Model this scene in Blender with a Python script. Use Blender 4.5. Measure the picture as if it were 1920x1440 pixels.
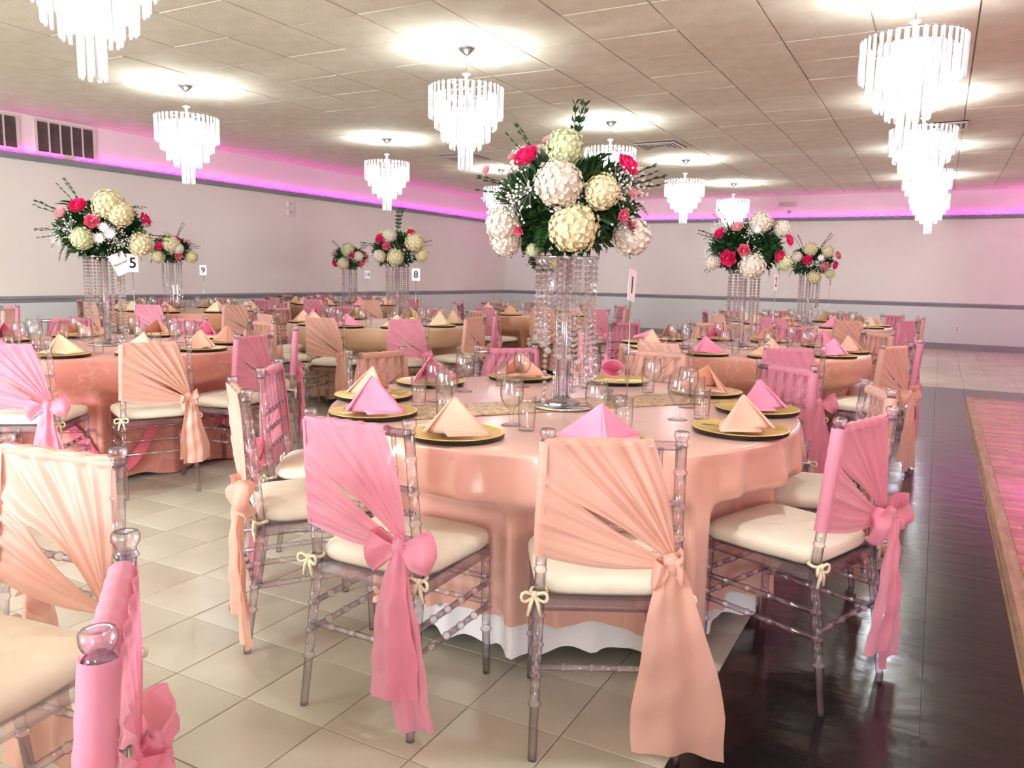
import bpy, math, random
from mathutils import Vector, Matrix
PI = math.pi
sin, cos = math.sin, math.cos
random.seed(7)
S = bpy.context.scene
COL = S.collection
for o in list(bpy.data.objects): bpy.data.objects.remove(o)

# ------------------------------------------------------------------ camera, world, exposure
CEIL = 3.12
cam_d = bpy.data.cameras.new('camera'); cam = bpy.data.objects.new('camera', cam_d); COL.objects.link(cam)
Rv = Vector((0.87914, 0.47614, 0.01985)); Uv = Vector((-0.0825, 0.11105, 0.99038)); Fv = Vector((-0.46936, 0.87233, -0.13691))
M = Matrix.Identity(4)
for i in range(3):
    M[i][0] = Rv[i]; M[i][1] = Uv[i]; M[i][2] = -Fv[i]
M[2][3] = 1.2932
cam.matrix_world = M
cam_d.sensor_width = 36.0; cam_d.lens = 1470.6 / 1920 * 36; cam_d.clip_start = 0.02
S.camera = cam
S.view_settings.view_transform = 'Standard'; S.view_settings.look = 'None'
S.view_settings.gamma = 1.0; S.view_settings.use_curve_mapping = False
S.view_settings.exposure = 0.86
w = bpy.data.worlds.new('world'); S.world = w; w.use_nodes = True
w.node_tree.nodes['Background'].inputs[0].default_value = (0.9, 0.92, 1, 1)
w.node_tree.nodes['Background'].inputs[1].default_value = 1.0
cy = S.cycles
cy.max_bounces = 8; cy.diffuse_bounces = 4; cy.glossy_bounces = 3; cy.transmission_bounces = 5
cy.use_adaptive_sampling = True; cy.adaptive_threshold = 0.04
cy.transparent_max_bounces = 20; cy.caustics_reflective = False; cy.caustics_refractive = False
cy.sample_clamp_indirect = 6.0; cy.use_denoising = True; cy.use_light_tree = True

def light(name, kind, loc, energy, color=(1, 1, 1), size=None, size_y=None, aim=None, label=None):
    d = bpy.data.lights.new(name, kind); d.energy = energy; d.color = color
    if kind == 'AREA':
        d.shape = 'RECTANGLE'; d.size = size; d.size_y = size_y
    elif size: d.shadow_soft_size = size
    o = bpy.data.objects.new(name, d); o.location = loc
    if aim is not None: o.rotation_euler = Vector(aim).to_track_quat('-Z', 'Y').to_euler()
    COL.objects.link(o); return o
# assumed daylight from an unseen window, behind and left of the camera, then an added fill lamp
light('assumed_window_light', 'AREA', (-3.9, -4.9, 1.5), 740, (0.84, 0.91, 1.0), 5.6, 2.2, (0.12, 1, 0.0))  # lamp added for the assumed window, brightens from the front left
light('added_fill_light', 'AREA', (1.6, -4.9, 1.3), 110, (0.86, 0.92, 1.0), 2.0, 2.2, (-0.15, 1, 0.0))  # added fill behind the camera to brighten the sash tails; no door known there
# the magenta LED tape that runs round the room on the ledge, these unseen stretches assumed
MAG = (1.0, 0.10, 0.86)
light('assumed_led_tape_light', 'AREA', (4.35, 10.0, 2.67), 60, MAG, 0.04, 15.0, (0.0, 0, 1))
light('assumed_led_tape_light', 'AREA', (3.2, 17.8, 2.67), 40, MAG, 2.6, 0.04, (0, 0.2, 1))
BULB_W = 66.0

# ------------------------------------------------------------------ helpers
def lin(c):
    return tuple(((x / 255) / 12.92 if x / 255 <= 0.04045 else ((x / 255 + 0.055) / 1.055) ** 2.4) for x in c) + (1,)

class MB:
    def __init__(s): s.v = []; s.f = []; s.sm = []
    def add(s, vs, fs, smooth=True, T=None):
        n = len(s.v)
        s.v += [tuple(T @ Vector(q)) for q in vs] if T is not None else [tuple(q) for q in vs]
        s.f += [tuple(i + n for i in f) for f in fs]; s.sm += [smooth] * len(fs)
        return s
    def box(s, a, b, T=None):
        (x0, y0, z0), (x1, y1, z1) = a, b
        vs = [(x, y, z) for z in (z0, z1) for y in (y0, y1) for x in (x0, x1)]
        return s.add(vs, [(0, 2, 3, 1), (4, 5, 7, 6), (0, 1, 5, 4), (2, 6, 7, 3), (0, 4, 6, 2), (1, 3, 7, 5)], False, T)
    def rev(s, prof, n=16, T=None, smooth=True, close=False):   # lathe about Z, prof = (r, z)
        vs = []; fs = []
        for r, z in prof:
            for k in range(n):
                a = 2 * PI * k / n; vs.append((r * cos(a), r * sin(a), z))
        m = len(prof)
        for i in range(m - 1):
            for k in range(n):
                k2 = (k + 1) % n
                fs.append((i * n + k, i * n + k2, (i + 1) * n + k2, (i + 1) * n + k))
        if close:
            fs.append(tuple(reversed(range(n)))); fs.append(tuple((m - 1) * n + k for k in range(n)))
        return s.add(vs, fs, smooth, T)
    def rod(s, p0, p1, prof, n=8):        # prof: list of (fraction, radius)
        p0 = Vector(p0); p1 = Vector(p1); d = p1 - p0; L = d.length
        q = d.to_track_quat('Z', 'Y').to_matrix().to_4x4(); T = Matrix.Translation(p0) @ q
        return s.rev([(r, f * L) for f, r in prof], n, T, True, True)
    def tube(s, pts, rad, n=6):
        pts = [Vector(q) for q in pts]; vs = []; fs = []; m = len(pts)
        for i, q in enumerate(pts):
            t = (pts[min(i + 1, m - 1)] - pts[max(i - 1, 0)]).normalized()
            a = t.orthogonal().normalized() if i == 0 else (a - t * a.dot(t)).normalized()
            b = t.cross(a); r = rad[i] if isinstance(rad, (list, tuple)) else rad
            for k in range(n):
                c = 2 * PI * k / n; vs.append(q + a * cos(c) * r + b * sin(c) * r)
        for i in range(m - 1):
            for k in range(n):
                k2 = (k + 1) % n; fs.append((i * n + k, i * n + k2, (i + 1) * n + k2, (i + 1) * n + k))
        fs.append(tuple(reversed(range(n)))); fs.append(tuple((m - 1) * n + k for k in range(n)))
        return s.add(vs, fs)
    def grid(s, fn, nu, nv, wrap=False, T=None, smooth=True):   # fn(u,v) in 0..1
        vs = [fn(i / nu, j / nv) for i in range(nu if wrap else nu + 1) for j in range(nv + 1)]
        fs = []; w_ = nv + 1; nn = nu if wrap else nu + 1
        for i in range(nu):
            i2 = (i + 1) % nn
            for j in range(nv): fs.append((i * w_ + j, i2 * w_ + j, i2 * w_ + j + 1, i * w_ + j + 1))
        return s.add(vs, fs, smooth, T)
    def ball(s, c, r, n=8, m=6, sq=(1, 1, 1)):
        T = Matrix.Translation(Vector(c)) @ Matrix.Diagonal((*sq, 1))
        return s.rev([(max(1e-4, r * sin(PI * i / m)), -r * cos(PI * i / m)) for i in range(m + 1)], n, T)
    def mesh(s, name, mat):
        me = bpy.data.meshes.new(name); me.from_pydata(s.v, [], s.f)
        me.polygons.foreach_set('use_smooth', s.sm); me.materials.append(mat); me.update(); return me

def inst(name, me, parent=None, loc=(0, 0, 0), rot=(0, 0, 0), scale=None):
    o = bpy.data.objects.new(name, me); COL.objects.link(o); o.parent = parent
    o.location = loc; o.rotation_euler = rot
    if scale is not None: o.scale = (scale,) * 3 if isinstance(scale, (int, float)) else scale
    return o
def obj(name, mb, mat, parent=None, **k): return inst(name, mb.mesh(name, mat), parent, **k)
def empty(name, loc=(0, 0, 0), rz=0.0, label=None, cat=None, group=None, parent=None):
    o = bpy.data.objects.new(name, None); o.empty_display_size = 0.05; COL.objects.link(o)
    o.location = loc; o.rotation_euler = (0, 0, rz)
    if parent: o.parent = parent
    return tag(o, label, cat, group)
def tag(o, label=None, cat=None, group=None, kind=None):
    if label: o['label'] = label
    if cat: o['category'] = cat
    if group: o['group'] = group
    if kind: o['kind'] = kind
    return o
def solid(o, t):
    m = o.modifiers.new('thickness', 'SOLIDIFY'); m.thickness = t; m.offset = 0; return o

# ------------------------------------------------------------------ materials
def newmat(name):
    m = bpy.data.materials.new(name); m.use_nodes = True; nt = m.node_tree
    for n in list(nt.nodes): nt.nodes.remove(n)
    return m, nt, nt.nodes.new('ShaderNodeOutputMaterial')
def N(nt, t, **k):
    n = nt.nodes.new(t)
    for a, b in k.items():
        if a.startswith('i_'): n.inputs[a[2:].replace('_', ' ')].default_value = b
        else: setattr(n, a, b)
    return n
def noise_col(nt, c1, c2, scale, detail=3, stretch=None, lo=0.35, hi=0.65, coords='Object'):
    tc = N(nt, 'ShaderNodeTexCoord'); mp = N(nt, 'ShaderNodeMapping')
    if stretch: mp.inputs['Scale'].default_value = stretch
    nt.links.new(tc.outputs[coords], mp.inputs[0])
    nz = N(nt, 'ShaderNodeTexNoise'); nz.inputs['Scale'].default_value = scale; nz.inputs['Detail'].default_value = detail
    nt.links.new(mp.outputs[0], nz.inputs['Vector'])
    cr = N(nt, 'ShaderNodeValToRGB'); cr.color_ramp.elements[0].position = lo; cr.color_ramp.elements[1].position = hi
    cr.color_ramp.elements[0].color = lin(c1); cr.color_ramp.elements[1].color = lin(c2)
    nt.links.new(nz.outputs['Fac'], cr.inputs[0]); return cr, nz, mp
def pbr(name, c1, c2=None, scale=8, rough=0.5, metal=0.0, bump=0.0, bscale=None, stretch=None, spec=0.5, sheen=0.0, coat=0.0, detail=3, lo=.35, hi=.65, transl=0.0, transp=0.0, coords='Object', bdist=0.01, brough=None):
    m, nt, out = newmat(name)
    b = N(nt, 'ShaderNodeBsdfPrincipled'); L = nt.links.new
    b.inputs['Roughness'].default_value = rough; b.inputs['Metallic'].default_value = metal
    b.inputs['Specular IOR Level'].default_value = spec; b.inputs['Sheen Weight'].default_value = sheen
    b.inputs['Coat Weight'].default_value = coat
    cr, nz, mp = noise_col(nt, c1, c2 or c1, scale, detail, stretch, lo, hi, coords)
    L(cr.outputs[0], b.inputs['Base Color'])
    if bump:
        n2 = N(nt, 'ShaderNodeTexNoise'); n2.inputs['Scale'].default_value = bscale or scale * 4; n2.inputs['Detail'].default_value = 4
        L(mp.outputs[0], n2.inputs['Vector'])
        bp = N(nt, 'ShaderNodeBump'); bp.inputs['Strength'].default_value = bump; bp.inputs['Distance'].default_value = bdist
        L(n2.outputs['Fac'], bp.inputs['Height']); L(bp.outputs[0], b.inputs['Normal'])
    res = b.outputs[0]
    if transl:
        t = N(nt, 'ShaderNodeBsdfTranslucent'); L(cr.outputs[0], t.inputs[0]); mx = N(nt, 'ShaderNodeMixShader')
        mx.inputs[0].default_value = transl; L(res, mx.inputs[1]); L(t.outputs[0], mx.inputs[2]); res = mx.outputs[0]
    if transp:
        t = N(nt, 'ShaderNodeBsdfTransparent'); mx = N(nt, 'ShaderNodeMixShader')
        mx.inputs[0].default_value = transp; L(res, mx.inputs[1]); L(t.outputs[0], mx.inputs[2]); res = mx.outputs[0]
    L(res, out.inputs[0]); return m
def clear(name, mid, edge, rough=0.03, glass=0.3, gl=1.45, fmin=0.06):
    """clear plastic or glass: sees through in the middle, the long path through the rim tints it"""
    m, nt, out = newmat(name); L = nt.links.new
    lw = N(nt, 'ShaderNodeLayerWeight'); lw.inputs['Blend'].default_value = 0.35
    cr = N(nt, 'ShaderNodeValToRGB'); cr.color_ramp.elements[0].color = lin(mid); cr.color_ramp.elements[1].color = lin(edge)
    cr.color_ramp.elements[0].position = 0.45; cr.color_ramp.elements[1].position = 0.95
    lw.inputs['Blend'].default_value = 0.5; L(lw.outputs['Facing'], cr.inputs[0])
    t = N(nt, 'ShaderNodeBsdfTransparent'); L(cr.outputs[0], t.inputs[0])
    g = N(nt, 'ShaderNodeBsdfGlass'); g.inputs['IOR'].default_value = gl; g.inputs['Roughness'].default_value = rough
    L(cr.outputs[0], g.inputs[0])
    mx = N(nt, 'ShaderNodeMixShader'); mx.inputs[0].default_value = glass; L(t.outputs[0], mx.inputs[1]); L(g.outputs[0], mx.inputs[2])
    gs = N(nt, 'ShaderNodeBsdfGlossy'); gs.inputs['Roughness'].default_value = rough + 0.04
    lf = N(nt, 'ShaderNodeLayerWeight'); lf.inputs['Blend'].default_value = 0.5
    pw = N(nt, 'ShaderNodeMath', operation='POWER'); pw.inputs[1].default_value = 4.5; L(lf.outputs['Facing'], pw.inputs[0])
    fr = N(nt, 'ShaderNodeMapRange'); fr.inputs['To Min'].default_value = fmin; fr.inputs['To Max'].default_value = 0.55
    L(pw.outputs[0], fr.inputs[0])
    m2 = N(nt, 'ShaderNodeMixShader'); L(fr.outputs[0], m2.inputs[0]); L(mx.outputs[0], m2.inputs[1]); L(gs.outputs[0], m2.inputs[2])
    L(m2.outputs[0], out.inputs[0]); return m
def emis(name, col, s):
    m, nt, out = newmat(name); e = N(nt, 'ShaderNodeEmission'); e.inputs[0].default_value = lin(col); e.inputs[1].default_value = s
    nt.links.new(e.outputs[0], out.inputs[0]); return m

m_wall = pbr('wall_paint', (244, 239, 230), (248, 243, 234), 1.2, 0.7)
m_wains = pbr('wainscot_paint', (222, 227, 224), (226, 231, 228), 1.2, 0.5)
m_rail = pbr('rail_paint', (142, 140, 146), (150, 148, 154), 3, 0.45)
m_ceil = pbr('ceiling_tile', (222, 214, 194), (232, 225, 206), 5, 0.9, bump=0.5, bscale=60, detail=5, coords='Object')
m_gridm = pbr('ceiling_grid', (200, 192, 176), (206, 198, 182), 3, 0.7)
m_gap = pbr('joint', (120, 106, 88), (140, 124, 104), 6, 0.8)
m_tile = [pbr('floor_tile', a, b, 2.2, 0.30, bump=0.12, bscale=9, detail=6, spec=0.35, bdist=0.012) for a, b in
          (((182, 175, 155), (202, 196, 177)), ((188, 181, 161), (205, 199, 181)), ((176, 168, 148), (198, 191, 171)))]
m_black = pbr('black_sheet', (17, 14, 14), (21, 18, 18), 1, 0.16, bump=0.16, bscale=7, stretch=(.6, 1.2, 1), detail=2, spec=0.55, bdist=0.02)
m_wood = [pbr('dance_wood', a, b, 4, 0.22, stretch=(1, 9, 1), bump=0.05, spec=0.6, coat=.2) for a, b in
          (((176, 98, 78), (208, 130, 106)), ((190, 112, 90), (216, 142, 118)), ((160, 84, 68), (196, 118, 96)))]
m_woodtrim = pbr('trim_wood', (158, 120, 92), (186, 150, 120), 5, 0.4, stretch=(6, 1, 1), bump=.1)
m_acr = clear('clear_acrylic', (252, 250, 253), (150, 136, 156), 0.02, 0.24, 1.45, 0.10)
m_glass = clear('drinking_glass', (254, 254, 254), (214, 214, 212), 0.01, 0.05)
m_crystal = clear('crystal', (253, 253, 255), (200, 200, 206), 0.01, 0.25, 1.6, 0.38)
m_mirror = pbr('mirror_disc', (225, 228, 230), None, 3, 0.04, metal=1.0)
m_chrome = pbr('chrome', (205, 205, 208), None, 3, 0.18, metal=1.0)
m_silver = pbr('silver', (190, 186, 180), None, 3, 0.2, metal=1.0)
m_gold = pbr('charger_gold', (244, 208, 112), (250, 222, 136), 20, 0.30, metal=0.7)
m_chblack = pbr('charger_back', (14, 12, 11), None, 3, 0.4)
m_cush = pbr('cushion_ivory', (238, 226, 202), (244, 234, 212), 14, 0.75, bump=0.12, sheen=.2)
m_tie = pbr('tie_ivory', (240, 230, 196), None, 14, 0.6)
def fabric(name, c, c2, tp=0.10, tl=0.30, rough=0.42):
    return pbr(name, c, c2, 6, rough, sheen=0.25, transl=tl, transp=tp, bump=0.25, bscale=26, stretch=(1, 1, .5), spec=.4, bdist=0.006)
m_pink = fabric('pink_sash', (250, 160, 184), (252, 172, 194), 0.08)
m_peach = fabric('peach_sash', (246, 190, 168), (249, 199, 180), 0.08)
m_pinkn = pbr('pink_napkin', (250, 146, 176), (252, 158, 186), 5, 0.38, sheen=.2, spec=.4)
m_peachn = pbr('peach_napkin', (242, 180, 154), (246, 190, 166), 5, 0.38, sheen=.2, spec=.4)
m_creamn = pbr('cream_napkin', (246, 210, 172), (248, 218, 182), 5, 0.42, sheen=.2, spec=.4)
def satin(name, c1, c2, rough=0.30, metal=0.25, bump=0.2):
    return pbr(name, c1, c2, 1.6, rough, metal=metal, sheen=0.2, bump=bump, bscale=2.2, spec=.6, bdist=0.05)
m_satin = satin('rose_gold_satin', (236, 180, 160), (241, 190, 172), 0.22, 0.16)
def lace(name, c1, c2):
    m, nt, out = newmat(name); L = nt.links.new
    b = N(nt, 'ShaderNodeBsdfPrincipled'); b.inputs['Roughness'].default_value = 0.45; b.inputs['Sheen Weight'].default_value = .2
    tc = N(nt, 'ShaderNodeTexCoord'); nz = N(nt, 'ShaderNodeTexNoise'); nz.inputs['Scale'].default_value = 3; nz.inputs['Distortion'].default_value = 2.5
    L(tc.outputs['Object'], nz.inputs['Vector'])
    wv = N(nt, 'ShaderNodeTexVoronoi', feature='DISTANCE_TO_EDGE'); wv.inputs['Scale'].default_value = 7
    mx = N(nt, 'ShaderNodeMix', data_type='VECTOR'); mx.inputs['Factor'].default_value = 0.25
    L(tc.outputs['Object'], mx.inputs[4]); L(nz.outputs['Color'], mx.inputs[5]); L(mx.outputs[1], wv.inputs['Vector'])
    cr = N(nt, 'ShaderNodeValToRGB'); cr.color_ramp.elements[0].color = lin(c2); cr.color_ramp.elements[1].color = lin(c1)
    cr.color_ramp.elements[0].position = 0.01; cr.color_ramp.elements[1].position = 0.05
    L(wv.outputs['Distance'], cr.inputs[0]); L(cr.outputs[0], b.inputs['Base Color'])
    bp = N(nt, 'ShaderNodeBump'); bp.inputs['Strength'].default_value = 0.3; bp.inputs['Distance'].default_value = 0.01
    L(cr.outputs[0], bp.inputs['Height']); L(bp.outputs[0], b.inputs['Normal'])
    L(b.outputs[0], out.inputs[0]); return m
m_white = pbr('white_cloth', (244, 242, 238), (250, 248, 244), 4, 0.6)
def sequin():
    m, nt, out = newmat('sequin_gold'); L = nt.links.new
    b = N(nt, 'ShaderNodeBsdfPrincipled'); b.inputs['Metallic'].default_value = 0.1; b.inputs['Roughness'].default_value = 0.4
    tc = N(nt, 'ShaderNodeTexCoord'); v = N(nt, 'ShaderNodeTexVoronoi'); v.inputs['Scale'].default_value = 95
    L(tc.outputs['Object'], v.inputs['Vector'])
    cr = N(nt, 'ShaderNodeValToRGB'); cr.color_ramp.elements[0].color = lin((150, 98, 58)); cr.color_ramp.elements[1].color = lin((255, 222, 170))
    L(v.outputs['Color'], cr.inputs[0]); L(cr.outputs[0], b.inputs['Base Color'])
    bp = N(nt, 'ShaderNodeBump'); bp.inputs['Strength'].default_value = 1.0; bp.inputs['Distance'].default_value = 0.004
    L(v.outputs['Color'], bp.inputs['Height']); L(bp.outputs[0], b.inputs['Normal']); L(b.outputs[0], out.inputs[0]); return m
m_seq = sequin()
def prism_mat():
    m, nt, out = newmat('chandelier_crystal'); L = nt.links.new
    t = N(nt, 'ShaderNodeBsdfTransparent'); t.inputs[0].default_value = (0.97, 0.98, 1, 1)
    tr = N(nt, 'ShaderNodeBsdfTranslucent'); tr.inputs[0].default_value = (0.95, 0.97, 1, 1)
    g = N(nt, 'ShaderNodeBsdfGlossy'); g.inputs['Roughness'].default_value = 0.12
    a = N(nt, 'ShaderNodeMixShader'); a.inputs[0].default_value = 0.55; L(t.outputs[0], a.inputs[1]); L(tr.outputs[0], a.inputs[2])
    b = N(nt, 'ShaderNodeMixShader'); b.inputs[0].default_value = 0.25; L(a.outputs[0], b.inputs[1]); L(g.outputs[0], b.inputs[2])
    L(b.outputs[0], out.inputs[0]); return m
m_prism = prism_mat()
m_bulb = emis('bulb', (255, 250, 240), 12)
m_led = emis('led_magenta', (255, 24, 235), 11)
m_vent = pbr('vent_dark', (96, 84, 80), (112, 98, 92), 8, 0.5)
m_ventw = pbr('vent_white', (222, 210, 200), None, 4, 0.5)
m_plate = pbr('plate_white', (238, 232, 228), None, 4, 0.4)
m_card = pbr('card_white', (250, 246, 246), None, 4, 0.5)
m_ink = pbr('ink', (18, 16, 18), None, 4, 0.5)
m_green = [pbr('leaf_green', a, b, 20, 0.5, transl=.15) for a, b in (((22, 52, 26), (44, 84, 38)), ((34, 66, 32), (64, 104, 50)), ((80, 112, 44), (126, 150, 66)))]
m_hyd = {'white': pbr('hydrangea_white', (232, 220, 202), (244, 236, 222), 14, 0.6, transl=.2),
         'cream': pbr('hydrangea_cream', (228, 214, 164), (242, 234, 200), 14, 0.6, transl=.2),
         'green': pbr('hydrangea_green', (206, 214, 160), (232, 232, 196), 14, 0.6, transl=.2)}
m_rose = {'hot': pbr('rose_hot_pink', (232, 30, 104), (244, 60, 130), 40, 0.5, transl=.1),
          'pink': pbr('rose_pink', (240, 96, 130), (248, 140, 160), 40, 0.5, transl=.1),
          'pale': pbr('rose_pale', (250, 176, 184), (252, 200, 200), 40, 0.55, transl=.15),
          'white': pbr('rose_white', (250, 248, 240), (255, 252, 246), 40, 0.55, transl=.15)}

# ------------------------------------------------------------------ room
XL, XR, YB, YN = -9.916, 4.5, 17.955, -5.0
def structure(name, mb, mat, parent=None):
    o = obj(name, mb, mat, parent)
    if parent is None: o['kind'] = 'structure'
    return o
X1, Y1, TS = -2.0631, 1.5924, 0.3048
GX, GE = -0.54, 11.231
floor = structure('floor', MB().box((XL - .1, YN - .1, -0.12), (XR + .1, YB + .1, -0.006)), m_gap)
def in_view(x, y, z, mg=1.1):
    d = Vector((x, y, z - 1.2932)); f = d.dot(Fv)
    return f > 0.3 and abs(d.dot(Rv)) < f * 0.653 * mg + .3 and abs(d.dot(Uv)) < f * 0.49 * mg + .3
cells = []
for i in range(-26, 22):
    for j in range(-22, 55):
        x0 = X1 + i * TS; y0 = Y1 + j * TS
        x0c, x1c = max(x0, XL), min(x0 + TS, XR); y0c, y1c = max(y0, YN), min(y0 + TS, YB)
        if x1c - x0c < .01 or y1c - y0c < .01: continue
        parts_ = [(x0c, y0c, x1c, y1c)]
        if y0c < GE and x1c > GX:      # cut by the black sheets
            parts_ = []
            if x0c < GX - .01: parts_.append((x0c, y0c, GX, y1c))
            if y1c > GE + .01: parts_.append((max(x0c, GX), GE, x1c, y1c))
        for q in parts_:
            cx, cy_ = (q[0] + q[2]) / 2, (q[1] + q[3]) / 2
            cells.append((0 if in_view(cx, cy_, 0, 1.0) else 1, math.hypot(cx, cy_), q))
cells.sort(key=lambda c: c[:2])
proto = {}
rest = MB()
for n_, (v_, d_, q) in enumerate(cells):
    g = 0.0014; x0, y0, x1, y1 = q[0] + g, q[1] + g, q[2] - g, q[3] - g
    if n_ < 300 and v_ == 0:
        k = (round(x1 - x0, 3), round(y1 - y0, 3), random.randrange(3))
        if k not in proto:
            a, b = k[0] / 2, k[1] / 2; e = .0012
            mb = MB(); vs = [(-a, -b, -.006), (a, -b, -.006), (a, b, -.006), (-a, b, -.006), (-a, -b, -e), (a, -b, -e), (a, b, -e), (-a, b, -e),
                             (-a + e, -b + e, 0), (a - e, -b + e, 0), (a - e, b - e, 0), (-a + e, b - e, 0)]
            mb.add(vs, [(8, 9, 10, 11)] + [(i, (i + 1) % 4, (i + 1) % 4 + 4, i + 4) for i in range(4)] + [(i + 4, (i + 1) % 4 + 4, (i + 1) % 4 + 8, i + 8) for i in range(4)], False)
            proto[k] = mb.mesh('floor_tile', m_tile[k[2]])
        inst('floor_tile', proto[k], floor, ((x0 + x1) / 2, (y0 + y1) / 2, random.uniform(-.0006, .0004)))
    else:
        rest.box((x0, y0, -.006), (x1, y1, random.uniform(-.0005, .0003)))
tag(obj('floor_tile', rest, m_tile[0], floor), kind='stuff')
# black glossy sheets round the dance floor
DX, DY = 0.343, 10.262
bs = [((GX, YN, 1.45), (0.06, 3.1)), ((GX, 3.1, 0), (0.06, 6.8)), ((GX, 6.8, 0), (0.06, GE))]
def sheet(x0, y0, x1, y1): obj('floor_sheet', MB().box((x0 + .001, y0 + .001, -.006), (x1 - .001, y1 - .001, .0015)), m_black, floor)
for a, b in ((YN, -.6), (-.6, 3.05), (3.05, 6.7), (6.7, GE)):
    sheet(GX, a, 0.055, b)
sheet(0.055, YN, DX + .01, 3.9); sheet(0.055, 3.9, DX + .01, GE); sheet(DX + .01, DY, XR, GE)
dance = empty('dance_floor', (DX, 0, 0), 0, 'raised pinkish parquet dance floor with a wooden edge strip on black sheets', 'dance floor')
def dpart(name, mb, mat, kind=None):
    o = obj(name, mb, mat, dance, loc=(-DX, 0, 0)); 
    if kind: o['kind'] = kind
    return o
dpart('base', MB().box((DX + .01, YN, .0016), (XR, DY - .01, 0.016)), m_gap)
def bevelbar(x0, y0, x1, y1, h, side):
    mb = MB(); e = .03
    if side == 'x': vs = [(x0, y0, .0016), (x1, y0, .0016), (x1, y0, h), (x0 + e, y0, h), (x0, y1, .0016), (x1, y1, .0016), (x1, y1, h), (x0 + e, y1, h)]
    else: vs = [(x0, y1, .0016), (x0, y0, .0016), (x0, y0, h), (x0, y1 - e, h), (x1, y1, .0016), (x1, y0, .0016), (x1, y0, h), (x1, y1 - e, h)]
    mb.add(vs, [(0, 1, 2, 3), (7, 6, 5, 4), (0, 4, 5, 1), (1, 5, 6, 2), (2, 6, 7, 3), (3, 7, 4, 0)], False); return mb
dpart('edge_trim', bevelbar(DX, YN, DX + .085, DY, .026, 'x'), m_woodtrim)
dpart('edge_trim', bevelbar(DX + .085, DY - .085, XR, DY, .026, 'y'), m_woodtrim)
pl = []; PW = 0.078; row = 0; y = DY - .087
while y > YN:
    x = DX + .087 + random.uniform(-.4, 0)
    while x < XR:
        L_ = random.choice((.3, .45, .6)); xa = max(x, DX + .087); xb = min(x + L_, XR)
        if xb - xa > .03: pl.append((0 if in_view((xa + xb) / 2, y, 0, 1.0) else 1, math.hypot(xa, y), xa, y - PW, xb, y))
        x += L_
    y -= PW
pl.sort(key=lambda c: c[:2]); rest = MB()
for n_, (v_, d_, x0, y0, x1, y1) in enumerate(pl):
    a, b = (x0 + .0008, y0 + .0008, .016), (x1 - .0008, y1 - .0008, random.uniform(.0226, .0234))
    if n_ < 290 and v_ == 0:
        cx, cyy = (x0 + x1) / 2, (y0 + y1) / 2
        obj('plank', MB().box((a[0] - cx, a[1] - cyy, a[2]), (b[0] - cx, b[1] - cyy, b[2])), random.choice(m_wood), dance, loc=(cx - DX, cyy, 0))
    else: rest.box(a, b)
o = dpart('plank', rest, m_wood[0], 'stuff')

# walls
def wall(name, a, b): return structure(name, MB().box(a, b), m_wall)
wall('wall_left', (XL - .15, YN, 0), (XL, YB, CEIL + .1))
wall('wall_back', (XL - .15, YB, 0), (XR + .15, YB + .15, CEIL + .1))
wall('wall_right', (XR, YN, 0), (XR + .15, YB, CEIL + .1))
wall('wall_near', (XL - .15, YN - .15, 0), (XR + .15, YN, CEIL + .1))
n_t = [0]
def trim(mb, mat, nm=None):
    n_t[0] += 1; return structure(nm or 'trim_%d' % n_t[0], mb, mat)
def run(z0, z1, d, mat, nm=None, prof=None):
    """the same moulding on the left, back and right walls"""
    for k, side in enumerate(('left', 'back', 'right')):
        mb = MB()
        if prof is None: prof_ = [(0, z0), (d, z0), (d, z1), (0, z1)]
        else: prof_ = prof
        n = len(prof_)
        if side == 'left': vs = [(XL + q[0], YN, q[1]) for q in prof_] + [(XL + q[0], YB - q[0] * 0, q[1]) for q in prof_]
        elif side == 'back': vs = [(XL, YB - q[0], q[1]) for q in prof_] + [(XR, YB - q[0], q[1]) for q in prof_]
        else: vs = [(XR - q[0], YB, q[1]) for q in prof_] + [(XR - q[0], YN, q[1]) for q in prof_]
        fs = [(i, (i + 1) % n, (i + 1) % n + n, i + n) for i in range(n)] + [tuple(reversed(range(n))), tuple(range(n, 2 * n))]
        mb.add(vs, fs, False); trim(mb, mat, (nm + '_' + side) if nm else None)
run(0.125, 0.845, 0.012, m_wains)
run(0, 0, 0, m_rail, None, [(0, .84), (.014, .84), (.022, .86), (.016, .872), (.03, .885), (.034, .905), (.026, .92), (0, .925)])
run(0, 0.125, 0.02, m_rail, 'baseboard')
run(0, 0, 0, m_rail, None, [(0, 2.565), (.03, 2.565), (.04, 2.58), (.055, 2.625), (.055, 2.642), (0, 2.642)])
# small diagonal fillet where the ledge turns the corner
mb = MB(); mb.add([(XL, YB, 2.566), (XL + .3, YB, 2.566), (XL, YB - .3, 2.566), (XL, YB, 2.6418), (XL + .3, YB, 2.6418), (XL, YB - .3, 2.6418)],
                  [(0, 2, 1), (3, 4, 5), (0, 1, 4, 3), (1, 2, 5, 4), (2, 0, 3, 5)], False); trim(mb, m_rail)

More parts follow.
